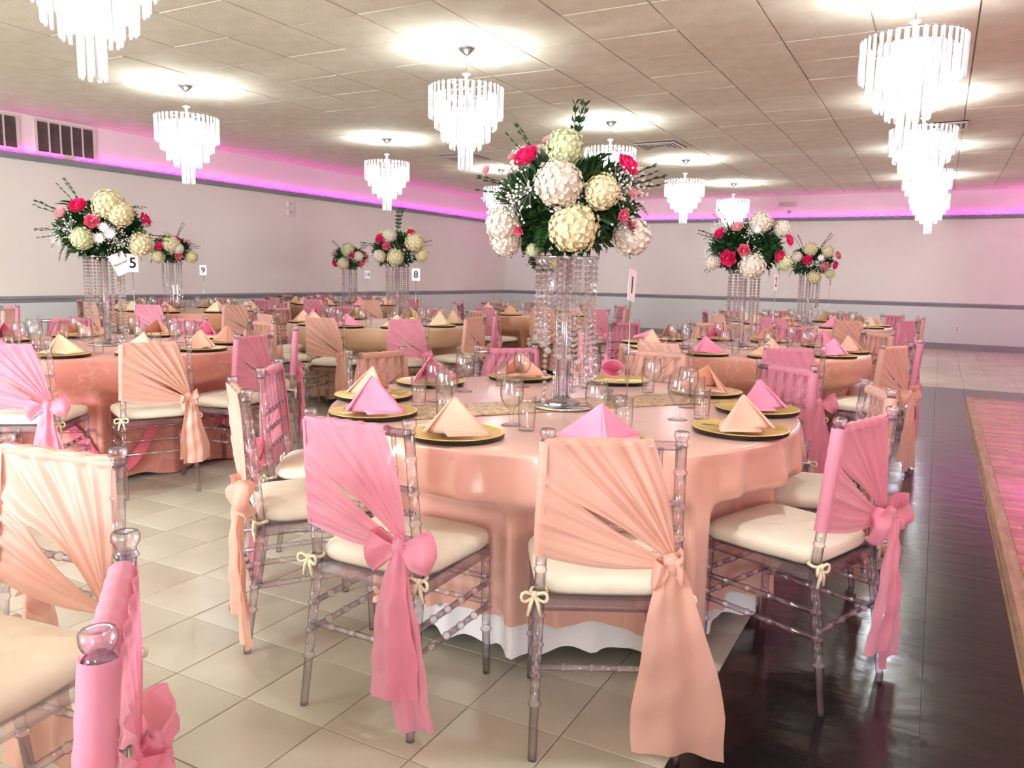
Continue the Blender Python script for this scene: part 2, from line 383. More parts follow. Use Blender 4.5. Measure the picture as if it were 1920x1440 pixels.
# ceiling: grid backing with separate lay-in tiles
ceiling = structure('ceiling', MB().box((XL - .1, YN - .1, CEIL + .008), (XR + .1, YB + .1, CEIL + .12)), m_gridm)
CA, CS, CY0, CT = -2.5105, .6488, 5.2815, .638
cells = []
for i in range(-13, 12):
    for j in range(-17, 21):
        x0 = CA + i * CS; y0 = CY0 + j * CT
        q = (max(x0, XL), max(y0, YN), min(x0 + CS, XR), min(y0 + CT, YB))
        if q[2] - q[0] < .03 or q[3] - q[1] < .03: continue
        cx, cyy = (q[0] + q[2]) / 2, (q[1] + q[3]) / 2
        cells.append((0 if in_view(cx, cyy, CEIL, 1.0) else 1, math.hypot(cx, cyy), q))
cells.sort(key=lambda c: c[:2]); proto = {}; rest = MB()
for n_, (v_, d_, q) in enumerate(cells):
    g = 0.006; w_, h_ = q[2] - q[0] - 2 * g, q[3] - q[1] - 2 * g; cx, cyy = (q[0] + q[2]) / 2, (q[1] + q[3]) / 2
    if n_ < 300 and v_ == 0:
        k = (round(w_, 3), round(h_, 3))
        if k not in proto: proto[k] = MB().box((-k[0] / 2, -k[1] / 2, 0), (k[0] / 2, k[1] / 2, .014)).mesh('ceiling_tile', m_ceil)
        inst('ceiling_tile', proto[k], ceiling, (cx, cyy, CEIL - .006 + random.uniform(-.002, .002)), (random.uniform(-.007, .007), random.uniform(-.007, .007), 0))
    else: rest.box((cx - w_ / 2, cyy - h_ / 2, CEIL - .006), (cx + w_ / 2, cyy + h_ / 2, CEIL + .008))
tag(obj('ceiling_tile', rest, m_ceil, ceiling), kind='stuff')

# assumed window: unseen glowing panel added in the near wall for daylight
mb = MB().box((-6.7, YN, .4), (-1.1, YN + .03, 2.6)); assumed_win = structure('assumed_window_1', mb, emis('added_daylight_glow', (225, 232, 255), 1.0))
structure('added_fill_panel_1', MB().box((.6, YN, .05), (2.6, YN + .03, 2.4)), assumed_win.data.materials[0])  # added glowing panel behind the fill lamp, not a known door

# LED modules on the ledge
led = empty('led_strip', (0, 0, 2.643), 0, 'magenta LED strip of small lights running along the grey ledge under the ceiling', 'light strip')
me = MB().box((-.022, -.035, 0), (.022, .035, .014)).mesh('led_module', m_led)
y = 5.3
while y < YB - .1:
    if not 6.3 < y < 6.45: inst('led_module', me, led, (XL + .03, y, 0), (0, 0, random.uniform(-.1, .1)))
    y += .152
x = XL + .2
while x < 2.6:
    inst('led_module', me, led, (x, YB - .03, 0), (0, 0, PI / 2 + random.uniform(-.1, .1))); x += .18

# air grilles high on the left wall
def grille(y0, y1, z0, z1, n, label):
    g = empty('wall_vent', (XL, (y0 + y1) / 2, z0), 0, label, 'vent')
    c = (y0 + y1) / 2; P = (-XL, -c, -z0)
    def gp(nm, mb, mat): return obj(nm, mb, mat, g, loc=P)
    gp('back_panel', MB().box((XL, y0, z0), (XL + .006, y1, z1)), m_vent)
    fr = MB(); t = .035
    fr.box((XL, y0 - t, z0 - t), (XL + .02, y1 + t, z0)).box((XL, y0 - t, z1), (XL + .02, y1 + t, z1 + t * .6)).box((XL, y0 - t, z0), (XL + .02, y0, z1)).box((XL, y1, z0), (XL + .02, y1 + t, z1))
    gp('frame', fr, m_ventw)
    for k in range(1, n):
        yy = y0 + (y1 - y0) * k / n; gp('mullion', MB().box((XL + .006, yy - .008, z0), (XL + .022, yy + .008, z1)), m_ventw)
    lv = MB(); z = z0 + .012
    while z < z1 - .01:
        T = Matrix.Translation((XL + .011, 0, z)) @ Matrix.Rotation(.6, 4, 'Y'); lv.box((-.006, y0, -.0012), (.006, y1, .0012), T); z += .0165
    tag(gp('louvres', lv, m_vent), kind='stuff')
grille(5.97, 6.70, 2.70, 3.06, 5, 'white-framed air grille of five dark louvred bays above the LED strip')
grille(4.98, 5.72, 2.70, 3.06, 5, 'dark louvred air grille cut off by the left edge of the photo')
# ceiling diffusers
def diffuser(cx, cyy, s, label):
    g = empty('ceiling_vent', (cx, cyy, CEIL - .008), 0, label, 'vent')
    z = 0
    obj('backing', MB().box((-s / 2, -s / 2, -.004), (s / 2, s / 2, -.001)), m_ink, g)
    for k in range(4):
        a = s / 2 * (1 - k * .23); t = .024 if k else .03; zz = -.022 + k * .003
        r = MB()
        for sx, sy, ex, ey in ((-a, -a, a, -a + t), (-a, a - t, a, a), (-a, -a + t, -a + t, a - t), (a - t, -a + t, a, a - t)):
            r.box((sx, sy, zz), (ex, ey, zz + .012))
        obj('frame' if k == 0 else 'louvre', r, m_ventw, g)
diffuser(-3.55, 10.77, .58, 'square white ceiling air vent right of the central bouquet')
diffuser(-6.72, 10.77, .58, 'square ceiling air vent behind the chandelier left of centre')
diffuser(-.12, 10.64, .5, 'square ceiling air vent beside the stacked chandeliers on the right')

# wall fittings
def thermostat(z, label):
    g = empty('thermostat', (XL, 10.25, z), 0, label, 'thermostat')
    obj('cover', MB().box((0, -.06, -.045), (.03, .06, .045)), m_plate, g)
    obj('dial', MB().rod((.03, 0, 0), (.038, 0, 0), [(0, .014), (1, .012)], 10), m_rail, g)
thermostat(2.43, 'upper of two small white boxes on the left wall')
thermostat(2.29, 'lower of two small white boxes on the left wall')
g = empty('emergency_light', (-3.01, YB, 2.93), 0, 'two-headed emergency light high on the back wall', 'light')
obj('body', MB().box((-.10, -.06, -.06), (.10, 0, .04)), m_ventw, g)
for sx in (-1, 1): obj('lamp_head', MB().rod((sx * .13, -.11, -.02), (sx * .13, -.02, .01), [(0, .05), (.3, .052), (1, .03)], 12), m_ventw, g)
g = empty('smoke_detector', (-2.98, YB, 2.76), 0, 'small round detector under the emergency light', 'detector')
obj('body', MB().rod((0, 0, 0), (0, -.03, 0), [(0, .045), (.7, .045), (1, .035)], 16), m_ventw, g)
obj('ring', MB().rod((0, -.03, 0), (0, -.034, 0), [(0, .022), (1, .018)], 12), m_rail, g)
g = empty('wall_outlet', (.37, YB - .012, .415), 0, 'white wall outlet on the grey wainscot at far right', 'outlet')
obj('cover_plate', MB().box((-.04, -.008, -.06), (.04, 0, .06)), m_plate, g)
for dz in (-.022, .022): obj('socket', MB().box((-.014, -.011, dz - .013), (.014, -.008, dz + .013)), m_rail, g)

# ------------------------------------------------------------------ chandeliers
TIERS = [(.300, 0, -.25, 38, .030), (.250, -.06, -.33, 32, .030), (.195, -.12, -.43, 25, .030), (.125, -.20, -.49, 17, .028), (.055, -.30, -.655, 9, .026)]
def prism_shape(mb, L, w_, T=None):
    h = w_ / 2
    vs = []
    for z, s in ((0.0, .75), (-.008, 1), (-L + .012, 1), (-L, .55)):
        vs += [(h * s, 0, z), (0, h * .62 * s, z), (-h * s, 0, z), (0, -h * .62 * s, z)]
    fs = [(i * 4 + k, (i + 1) * 4 + k, (i + 1) * 4 + (k + 1) % 4, i * 4 + (k + 1) % 4) for i in range(3) for k in range(4)] + [(0, 1, 2, 3), (15, 14, 13, 12)]
    mb.add(vs, fs, False, T)
tier_me = []
prism_me = []
for r, z0, z1, n, w_ in TIERS:
    mb = MB()
    for k in range(n):
        a = 2 * PI * k / n
        prism_shape(mb, z0 - z1, w_, Matrix.Translation((r * cos(a), r * sin(a), z0)) @ Matrix.Rotation(a + PI / 2, 4, 'Z'))
    tier_me.append(mb.mesh('crystal_tier', m_prism))
    mb = MB(); prism_shape(mb, z0 - z1, w_); prism_me.append(mb.mesh('crystal_prism', m_prism))
me_can = MB().rev([(.001, 0), (.07, 0), (.072, -.012), (.05, -.03), (.03, -.05), (.012, -.062), (.001, -.064)], 20).mesh('canopy', m_chrome)
me_rod = MB().rod((0, 0, -.06), (0, 0, -.20), [(0, .003), (1, .003)], 8).mesh('rod', m_chrome)
me_cap = MB().rev([(.001, -.195), (.008, -.195), (.036, -.205), (.034, -.212), (.012, -.225), (.010, -.32), (.001, -.32)], 16).mesh('cap', m_plate)
mb = MB()
for r, z0, z1, n, w_ in TIERS: mb.rev([(r - .006, z0 - .004), (r + .004, z0 - .004), (r + .004, z0 - .010), (r - .006, z0 - .010), (r - .006, z0 - .004)], 32, Matrix.Translation((0, 0, -.31)))
for k in range(4):
    a = PI / 2 * k; mb.rod((0, 0, -.317), (.298 * cos(a), .298 * sin(a), -.317), [(0, .003), (1, .003)], 6)
me_frame = mb.mesh('frame', m_chrome)
me_bulb = MB().ball((0, 0, 0), .022, 10, 8).mesh('bulb', m_bulb)
def chandelier(x, y, label, fine=False, power=BULB_W):
    t = empty('chandelier', (x, y, CEIL - .004), 0, label, 'chandelier', 'crystal chandeliers')
    for nm, m_ in (('canopy', me_can), ('rod', me_rod), ('cap', me_cap), ('frame', me_frame)): inst(nm, m_, t)
    for k, (r, z0, z1, n, w_) in enumerate(TIERS):
        if fine:
            for j in range(n):
                a = 2 * PI * j / n; inst('crystal_prism', prism_me[k], t, (r * cos(a), r * sin(a), z0 - .31), (0, 0, a + PI / 2))
        else: inst('crystal_tier', tier_me[k], t, (0, 0, -.31))
    for k in range(4):
        a = PI / 4 + PI / 2 * k; inst('bulb', me_bulb, t, (.13 * cos(a), .13 * sin(a), -.40))
    for z, f in ((-.48, .28), (-.68, .72)):
        d = bpy.data.lights.new('bulb_light', 'POINT'); d.energy = power * f; d.color = (.93, .985, 1.0); d.shadow_soft_size = .06
        o = bpy.data.objects.new('bulb_light', d); COL.objects.link(o); o.parent = t; o.location = (0, 0, z)
    return t
CH = [(-.27, 5.70, 'largest crystal chandelier, at the upper right', True), (-3.53, 5.67, 'bright crystal chandelier left of centre, second largest fully seen', True),
      (-3.52, 2.40, 'crystal chandelier cut off by the top edge at the upper left', True), (-6.80, 5.62, 'crystal chandelier at left above the magenta strip', False),
      (-6.82, 8.92, 'crystal chandelier in front of the left wall, second from the left in the far row', False), (-6.86, 12.2, 'small crystal chandelier just left of the central bouquet', False),
      (-6.86, 15.5, 'small crystal chandelier hidden behind the top of the central bouquet', False),
      (-3.57, 8.97, 'crystal chandelier partly covered by the central bouquet twig', False), (-3.60, 12.2, 'crystal chandelier just right of the central bouquet', False),
      (-3.60, 15.43, 'smallest crystal chandelier, above the large bouquet on the right', False),
      (-.27, 8.95, 'second crystal chandelier down in the overlapping column at right', False), (-.27, 12.2, 'third crystal chandelier down in the overlapping column at right', False),
      (-.27, 15.45, 'lowest and farthest crystal chandelier in the overlapping column at right', False)]
for c in CH: chandelier(*c)
for k, (x, y) in enumerate(((-.27, 2.1), (-3.52, -.9), (-6.8, 2.1), (-6.8, -1.1), (-.27, -1.2), (3.0, 2.4), (3.0, 5.7), (3.0, 9.0), (3.0, 12.2))):  # assumed chandeliers out of view, continuing the grid to add light
    chandelier(x, y, 'assumed chandelier outside the picture, ' + ('above the viewer', 'behind left of the viewer', 'beyond the left edge', 'far behind left of the viewer', 'behind the viewer', 'nearest right of the picture', 'second right of the picture', 'third right of the picture', 'farthest right of the picture')[k])
#PART2
# ------------------------------------------------------------------ chairs
def back_y(z):                     # centre line of the rear posts
    return -.195 - (z - .43) * .085 if z > .43 else -.195 - (.43 - z) * .14
def post_prof(L, r0, r1, rr, rings, foot=True):
    pr = [(0, r0)]
    for f in rings: pr += [(f - .009, None), (f - .006, rr), (f + .006, rr), (f + .009, None)]
    pr.append((1, r1))
    return [(f, (r0 + (r1 - r0) * f) if r is None else r) for f, r in pr]
def rod_prof(r, rr, n, w_=.012):
    pr = [(0, r)]
    for k in range(1, n + 1):
        f = k / (n + 1); pr += [(f - w_, r), (f - w_ * .6, rr), (f + w_ * .6, rr), (f + w_, r)]
    pr.append((1, r)); return pr
FIN = [(.0155, 0), (.0182, .003), (.0182, .006), (.0150, .009), (.0150, .017), (.0175, .020), (.0202, .026), (.0206, .035), (.0185, .040), (.0165, .041), (.009, .0385), (.001, .038)]
def rear_leg(s, n):
    mb = MB()
    foot = (s * .193, back_y(0), 0); kn = (s * .183, back_y(.43), .43); top = (s * .172, back_y(.865), .865)
    mb.rod(foot, kn, post_prof(.43, .012, .0155, .0185, (.35, .53, .72, .9)), n)
    mb.rod(kn, top, post_prof(.435, .0155, .0145, .018, (.2, .42, .62, .84)), n)
    mb.rev([(.001, 0)] + FIN, n, Matrix.Translation(top)); return mb
def front_leg(s, n):
    return MB().rod((s * .19, .185, 0), (s * .185, .175, .425), post_prof(.425, .012, .0155, .0185, (.36, .54, .73, .93)), n)
def cushion(n1=28):
    mb = MB()
    def outline(u):
        a = 2 * PI * u; c, s_ = cos(a), sin(a); e = .32
        x = math.copysign(abs(c) ** e, c); y = math.copysign(abs(s_) ** e, s_)
        wx = .203 + .012 * y; return x * wx, y * .198 + .004
    prof = [(0, .058), (.35, .060), (.7, .058), (.9, .053), (.97, .045), (1.0, .033), (1.0, .014), (.97, .004), (.5, 0), (0, 0)]
    def fn(u, v):
        k = min(int(v * (len(prof) - 1) + 1e-6), len(prof) - 1); sc, z = prof[k]; x, y = outline(u)
        return (x * sc, y * sc, .441 + z + .0015 * sin(9 * x + 40 * y))
    mb.grid(fn, n1, len(prof) - 1, wrap=True); return mb
def seat_frame():
    mb = MB()
    for a, b in (((-.185, .165, .405), (.185, .192, .440)), ((-.18, -.21, .405), (.18, -.185, .440)), ((-.20, -.20, .405), (-.178, .18, .440)), ((.178, -.20, .405), (.20, .18, .440))): mb.box(a, b)
    mb.box((-.185, -.19, .430), (.185, .17, .4405)); return mb
def chair_rods(n):
    out = [('top_rail', MB().rod((-.172, back_y(.868), .868), (.172, back_y(.868), .868), rod_prof(.0125, .015, 3), n))]
    for z in (.71, .64, .565): out.append(('back_rail', MB().rod((-.176, back_y(z), z), (.176, back_y(z), z), rod_prof(.0085, .0112, 5), n)))
    for k in range(5):
        x = -.12 + .06 * k; out.append(('spindle', MB().rod((x, back_y(.71), .71), (x, back_y(.862), .862), rod_prof(.0065, .009, 2, .02), n)))
    for s in (-1, 1):
        for z in (.31, .23): out.append(('stretcher', MB().rod((s * .188, back_y(z), z), (s * .189, .18, z), rod_prof(.0095, .0125, 4), n)))
    out.append(('stretcher', MB().rod((-.188, back_y(.25), .25), (.188, back_y(.25), .25), rod_prof(.009, .012, 4), n)))
    for z in (.33, .245): out.append(('stretcher', MB().rod((-.188, .18, z), (.188, .18, z), rod_prof(.009, .012, 4), n)))
    return out
def cushion_tie(s):
    mb = MB(); c = Vector((s * .184, back_y(.455), .455))
    ring = [(c.x + .021 * cos(a), c.y + .021 * sin(a), c.z + .002 * sin(3 * a)) for a in [2 * PI * k / 12 for k in range(13)]]
    mb.tube(ring, .0055, 5)
    kx = c + Vector((s * .012, -.022, -.002)); mb.ball(kx, .010, 8, 6)
    for t in (-1, 1):
        mb.tube([kx + Vector((t * .035 * sin(PI * q), -.010 * sin(PI * q), .022 * sin(2 * PI * q) * .6 - .004)) for q in [k / 8 for k in range(9)]], .0048, 5)
        mb.tube([kx, kx + Vector((t * .010, -.006, -.025)), kx + Vector((t * .017, -.004, -.058))], [.005, .006, .0045], 5)
    return mb

def sash_sheet(mir, nt_, ns, k_, seed, front=False):
    """sheer cover: two bands from the top rail and the left post, gathered at the low right post"""
    rnd = random.Random(seed); ph = rnd.uniform(0, 6)
    K = Vector((.160, 0, .555)); mb = MB(); ins = .0205
    TL = (-.178, .884); BL = (-.190, .562); TR = (.172 if front else .098, .884); SP = (-.184, .77)
    def border(t, which):
        if which == 0:      # upper band : top rail then a bit of the post
            a = .80
            if t < a: q = t / a; return TR[0] + (TL[0] - TR[0]) * q, TR[1] + .002 * sin(22 * q)
            q = (t - a) / (1 - a); return TL[0] + (SP[0] - TL[0]) * q, TL[1] + (SP[1] - TL[1]) * q
        q = t; return SP[0] + (BL[0] - SP[0]) * q, SP[1] + (BL[1] - SP[1]) * q
    for which in (0, 1):
        e0, e1 = ((.168, .585), (.152, .563)) if which == 0 else ((.148, .560), (.150, .540))
        kk = k_ if which == 0 else k_ * .7
        def fn(t, s_):
            bx, bz = border(t, which)
            ex = e0[0] + (e1[0] - e0[0]) * t; ez = e0[1] + (e1[1] - e0[1]) * t
            x = bx + (ex - bx) * s_; z = bz + (ez - bz) * s_
            # slit that opens between the bands towards the knot
            edge = (t if which == 0 else 1 - t) ** 6
            g = (.034 if front else .009) * edge * max(0, sin(PI * min(1, max(0, (s_ - .25) / .72))))
            if which == 0: x += g * .75; z += g * .65
            else: x -= g * .5; z -= g * .5
            if which == 1: z -= .020 * t ** 2 * sin(PI * s_)
            else: x += .012 * (1 - t) ** 3 * sin(PI * s_)
            amp = (.0010 + .0052 * sin(PI * min(1, s_ * .86 + .08))) * (1 - .35 * s_)
            d = amp * (sin(2 * PI * kk * .62 * t + ph) + .8 * sin(2 * PI * kk * 1.13 * t + 2.1 * ph + 1.2 * s_) * sin(7 * t + ph) + .5 * sin(2 * PI * kk * 2.1 * t + ph * 3) * s_)
            out_ = ins + .003 * which + .011 * s_ * s_
            return (mir * x, back_y(z) + (.014 + .002 * which + .006 * s_ if front else -out_) + d, z)
        mb.grid(fn, nt_ if which == 0 else nt_ * 2 // 3, ns)
    # wrap over the top rail and round the left post
    def wr(u, v):
        x = TR[0] + (TL[0] - TR[0]) * u; a = PI * (1.0 - 1.25 * v)
        rr = .0185 + .0015 * sin(2 * PI * k_ * .8 * u + ph)
        return (mir * x, back_y(.868) + rr * cos(a) - (.002 if v == 0 else 0), .868 + rr * sin(a) * .95)
    mb.grid(wr, nt_, 6)
    def wp(u, v):
        z = .875 - (.875 - .562) * u; a = PI * (1.5 - 1.15 * v); rr = .0225 + .0008 * sin(40 * u)
        px = -.172 - (.868 - z) * .028
        return (mir * (px + rr * cos(a)), back_y(z) + rr * sin(a), z)
    mb.grid(wp, 14, 7); return mb
def loop_mb(side, L, W, droop, seed, n1=20, n2=8, mir=1):
    rnd = random.Random(seed); p1, p2 = rnd.uniform(0, 6), rnd.uniform(0, 6)
    def fn(u, v):
        q = sin(PI * u); w_ = .013 + W * q ** .8; vv = v - .5
        x = side * L * q * (1 - .25 * abs(vv) * 2 * q)
        y = -.034 * sin(2 * PI * u) * (1 - .3 * q) - .012
        z = w_ * vv * 1.0 - droop * q + .010 * q * sin(3 * vv * PI + p1)
        y += .010 * q * sin(9 * vv + p2) + .007 * sin(16 * u + 7 * vv + p1)
        return (mir * x, y, z)
    return MB().grid(fn, n1, n2)
def knot_mb(seed, n=12):
    rnd = random.Random(seed); a0 = rnd.uniform(0, 6)
    def fn(u, v):
        a = 2 * PI * u; b = PI * v
        r = .026 * (1 + .16 * sin(3 * a + 4 * b + a0) + .08 * sin(5 * a - 3 * b))
        return (r * sin(b) * cos(a), r * sin(b) * sin(a) * .9 - .008, -r * cos(b) * 1.25)
    return MB().grid(fn, n, n - 2, wrap=True)
def tail_mb(L, W, lean, yo, seed, n1=14, n2=18, mir=1, w0=.032, slant=.02):
    rnd = random.Random(seed); p1, p2 = rnd.uniform(0, 6), rnd.uniform(0, 6)
    def fn(u, v):
        s_ = v; w_ = w0 + (W - w0) * min(1, s_ * 1.35) ** .75; uu = u - .5
        x = lean * s_ + uu * w_ + .004 * sin(9 * s_ + p1)
        fold = (.016 * sin(PI * 2.2 * u + p1) + .007 * sin(PI * 5 * u + p2 + 2 * s_)) * (.35 + .65 * s_)
        y = yo - .012 * sin(PI * s_) + fold + .003 * sin(23 * s_ + 5 * u)
        z = -L * s_ + uu * slant * s_ - .004 * sin(6 * u + p2) * s_
        return (mir * x, y, z)
    return MB().grid(fn, n1, n2)

def chair_kit(n, fine):
    kit = {}
    kit['rear'] = [rear_leg(s, n).mesh('leg', m_acr) for s in (-1, 1)]
    kit['front'] = [front_leg(s, n).mesh('leg', m_acr) for s in (-1, 1)]
    kit['cushion'] = cushion(36 if fine else 20).mesh('cushion', m_cush); kit['frame'] = seat_frame().mesh('seat_frame', m_acr)
    rods = chair_rods(n if fine else 6)
    if fine: kit['rods'] = [(nm, mb.mesh(nm, m_acr)) for nm, mb in rods]
    else:
        b = MB(); c = MB()
        for nm, mb in rods: (c if nm == 'stretcher' else b).add(mb.v, mb.f)
        kit['rods'] = [('back_frame', b.mesh('back_frame', m_acr)), ('stretcher_frame', c.mesh('stretcher_frame', m_acr))]
    kit['tie'] = [cushion_tie(s).mesh('cushion_tie', m_tie) for s in (-1, 1)]
    for col, mat in (('pink', m_pink), ('peach', m_peach)):
        for mir in (1, -1):
            for var in range(3):
                sd = var * 11 + 3
                a, b = (64, 14) if fine else (26, 6)
                t1, t2 = (16, 20) if fine else (8, 8)
                sash = sash_sheet(mir, a, b, 7.5, sd).mesh('sash', mat)
                if var == 0:      # full bow, two long tails
                    sub = [('bow_loop', loop_mb(-1, .112, .125, .016, 1, mir=mir)), ('bow_loop', loop_mb(1, .118, .135, -.002, 2, mir=mir)), ('knot', knot_mb(3)),
                           ('tail', tail_mb(.43, .165, -.015, -.030, 4, t1, t2, mir)), ('tail', tail_mb(.515, .13, .06, -.012, 5, t1, t2, mir))]
                elif var == 1:    # rolled knot, one wide long tail
                    sub = [('bow_loop', loop_mb(-1, .055, .10, .040, 6, mir=mir)), ('bow_loop', loop_mb(1, .030, .08, .0, 7, mir=mir)), ('knot', knot_mb(8)),
                           ('tail', tail_mb(.52, .25, .04, -.026, 9, t1, t2, mir, .05, -.03))]
                else:             # small bow, shorter flared tail
                    sub = [('bow_loop', loop_mb(-1, .055, .06, .02, 10, mir=mir)), ('bow_loop', loop_mb(1, .060, .06, -.01, 12, mir=mir)), ('knot', knot_mb(13)),
                           ('tail', tail_mb(.37, .15, .03, -.026, 14, t1, t2, mir, .04, .03)), ('tail', tail_mb(.34, .09, -.02, -.010, 15, t1, t2, mir))]
                if not fine:
                    b_ = MB(); 
                    for nm, mb in sub:
                        if nm != 'tail': b_.add(mb.v, mb.f)
                    sub = [('bow', b_)] + [q for q in sub if q[0] == 'tail']
                kit[(col, mir, var)] = (sash, [(nm, mb.mesh(nm, mat)) for nm, mb in sub])
    return kit
KIT = {True: chair_kit(12, True), False: chair_kit(7, False)}
def chair(x, y, rz, color, label, group, fine=True, var=0, mir=1, bow=None, front=False):
    k = KIT[fine]
    t = empty('chiavari_chair', (x, y, 0), rz, label, 'chair', group)
    for m_ in k['rear'] + k['front']: inst('leg', m_, t)
    inst('seat_frame', k['frame'], t); inst('cushion', k['cushion'], t)
    for nm, m_ in k['rods']: inst(nm, m_, t)
    for m_ in k['tie']: inst('cushion_tie', m_, t)
    sash, sub = k[(color, mir, var)]
    if front: sash = sash_sheet(mir, 64, 14, 7.5, 5, True).mesh('sash', m_pink if color == 'pink' else m_peach)
    s_ = inst('sash', sash, t)
    bow = bow or mir
    if bow != mir: sub = k[(color, bow, var)][1]
    for nm, m_ in sub: inst(nm, m_, s_, (bow * .158, back_y(.553) - .040, .553))
    return t

# ------------------------------------------------------------------ tables
HOURS = {12: 'farthest middle', 1: 'far side right of middle', 2: 'far right', 3: 'right end', 4: 'near right', 5: 'near side right of middle',
         6: 'nearest middle', 7: 'near side left of middle', 8: 'near left', 9: 'left end', 10: 'far left', 11: 'far side left of middle'}
def hour_of(cx, cyy, angs):
    """clock positions as the photograph shows the table, 6 = towards the viewer, each used once"""
    base = math.degrees(math.atan2(-cyy, -cx)); out = {}; used = set()
    for a in sorted(angs, key=lambda q: abs(((q - base + 180) % 360) - 180)):
        rel = (a - base) % 360          # counter-clockwise from the near side = towards the right
        h = (6 - rel / 30) % 12
        best = min((k for k in range(1, 13) if k not in used), key=lambda k: min(abs(k - h), 12 - abs(k - h)) if True else 0)
        used.add(best); out[a] = best
    return out
def cloth_mesh(R, ztop, hem, dents, seed, nth, nz, lobes=16, flare=.05, amp=.035, r_in=.755, hemvar=.03):
    rnd = random.Random(seed); ph = [rnd.uniform(0, 6.28) for _ in range(5)]
    def f(th): return .9 * (1 - 2 * abs(sin(lobes * .5 * th + ph[0] + .8 * sin(3 * th + ph[1]))) ** .8) + .35 * sin((lobes * .6 // 1) * th + ph[2]) + .25 * sin((lobes * 1.6 // 1) * th + ph[3])
    nt_ = 5
    def fn(u, v):
        th = 2 * PI * u; k = v * (nt_ + nz)
        if k <= nt_:
            r = (R - .012) * k / nt_; return (r * cos(th), r * sin(th), ztop + .0008 * sin(5 * th + 3 * r))
        s_ = (k - nt_) / nz
        if s_ < .12:
            a = s_ / .12 * PI / 2; return ((R - .012 + .014 * sin(a)) * cos(th), (R - .012 + .014 * sin(a)) * sin(th), ztop - .014 * (1 - cos(a)))
        q = (s_ - .12) / .88; hz = hem + hemvar * cos(th + 1.0) + .4 * hemvar * sin(3 * th + ph[4]) - .012 * f(th)
        z = ztop - .014 + (hz - (ztop - .014)) * q
        g = f(th); r = max(R - .006, R + .002 + flare * q + amp * (q ** .55) * g)
        for d in dents:
            da = (th - d + PI) % (2 * PI) - PI; wdt = math.exp(-(da / .295) ** 10)
            t = min(1, max(0, (.625 - z) / .10)); t = t * t * (3 - 2 * t)
            r2 = min(r, r_in + .012 * g * q); r = r + (r2 - r) * wdt * t
        r = max(r, r_in * .985)
        if z < .05: r += (.03 if r > R - .02 else .006) * (.05 - z) / .05
        return (r * cos(th), r * sin(th), max(z, .006))
    return MB().grid(fn, nth, nt_ + nz, wrap=True)
def table_under(x, y, nm_label, R=.875, zt=.755):
    t = empty('round_table', (x, y, 0), 0, nm_label, 'table', 'round banquet tables')
    obj('tabletop', MB().rev([(.001, zt - .02), (R, zt - .02), (R, zt), (.001, zt)], 48), m_woodtrim, t)
    for sx in (-1, 1):
        for sy in (-1, 1): obj('leg', MB().tube([(sx * .42, sy * .3, 0), (sx * .42, sy * .3, zt - .02)], .014, 8), m_rail, t)
        obj('leg_brace', MB().tube([(sx * .42, -.3, .35), (sx * .42, .3, .35)], .01, 8), m_rail, t)
    return t
def ribbon_mesh(R, dents, seed, n=160, w_=.095):
    rnd = random.Random(seed); p1, p2 = rnd.uniform(0, 6), rnd.uniform(0, 6)
    def fn(u, v):
        th = 2 * PI * u; zc = .30 + .17 * sin(5 * th + p1) + .05 * sin(9 * th + p2)
        z = max(.03, zc + (v - .5) * (w_ + .02 * sin(14 * th)))
        r = R + .075 + .012 * sin(23 * th + 2 * v)
        for d in dents:
            da = (th - d + PI) % (2 * PI) - PI; wdt = math.exp(-(da / .30) ** 10); t = min(1, max(0, (.60 - z) / .10))
            r += (min(r, .776) - r) * wdt * t
        return (r * cos(th), r * sin(th), z)
    return MB().grid(fn, n, 3, wrap=True)

# place settings
me_charger = MB().rev([(.001, .006), (.105, .006), (.112, .008), (.150, .016), (.158, .020), (.163, .019), (.164, .018)], 40).mesh('rim', m_gold)
me_chback = MB().rev([(.1642, .018), (.162, .004), (.150, .001), (.001, 0)], 32).mesh('underside', m_chblack)
mb = MB()
for k in range(60):
    a = 2 * PI * k / 60; mb.ball((.160 * cos(a), .160 * sin(a), .0185), .0028, 5, 4)
me_chbead = mb.mesh('beaded_edge', m_gold)
def cutlery(kind):
    mb = MB()
    def hand(u, v): 
        x = -.105 + .14 * u; w_ = .0075 * (1 - .45 * sin(PI * min(1, u * 1.2))) ; return (x, (v - .5) * 2 * w_, .0015 + .006 * sin(PI * u) * .6)
    mb.grid(hand, 8, 3)
    if kind == 'fork':
        mb.grid(lambda u, v: (.035 + .03 * u, (v - .5) * (.008 + .014 * u), .0015 + .004 * u * (1 - u)), 4, 3)
        for k in range(4): mb.box((.064, -.0105 + .0055 * k, .001), (.105, -.0075 + .0055 * k, .003))
    else: mb.grid(lambda u, v: (.035 + .10 * u, -.008 + .016 * v * (1 - .6 * u ** 4), .002), 6, 2)
    return mb.mesh(kind, m_silver)
me_fork, me_knife = cutlery('fork'), cutlery('knife')
def goblet():
    return MB().rev([(.001, 0), (.036, 0), (.037, .002), (.020, .007), (.008, .012), (.0065, .022), (.0105, .028), (.0065, .034), (.0062, .050), (.011, .060), (.024, .070), (.036, .085), (.0415, .105), (.042, .125), (.039, .150), (.0365, .168),
                     (.0352, .168), (.0375, .150), (.0403, .125), (.0398, .105), (.0345, .087), (.022, .073), (.001, .064)], 24)
def tumbler():
    return MB().rev([(.001, 0), (.027, 0), (.028, .003), (.030, .05), (.0315, .118), (.0303, .118), (.0287, .05), (.0265, .014), (.001, .011)], 24)
me_goblet = goblet().mesh('water_goblet', m_glass); me_tumbler = tumbler().mesh('tumbler', m_glass)
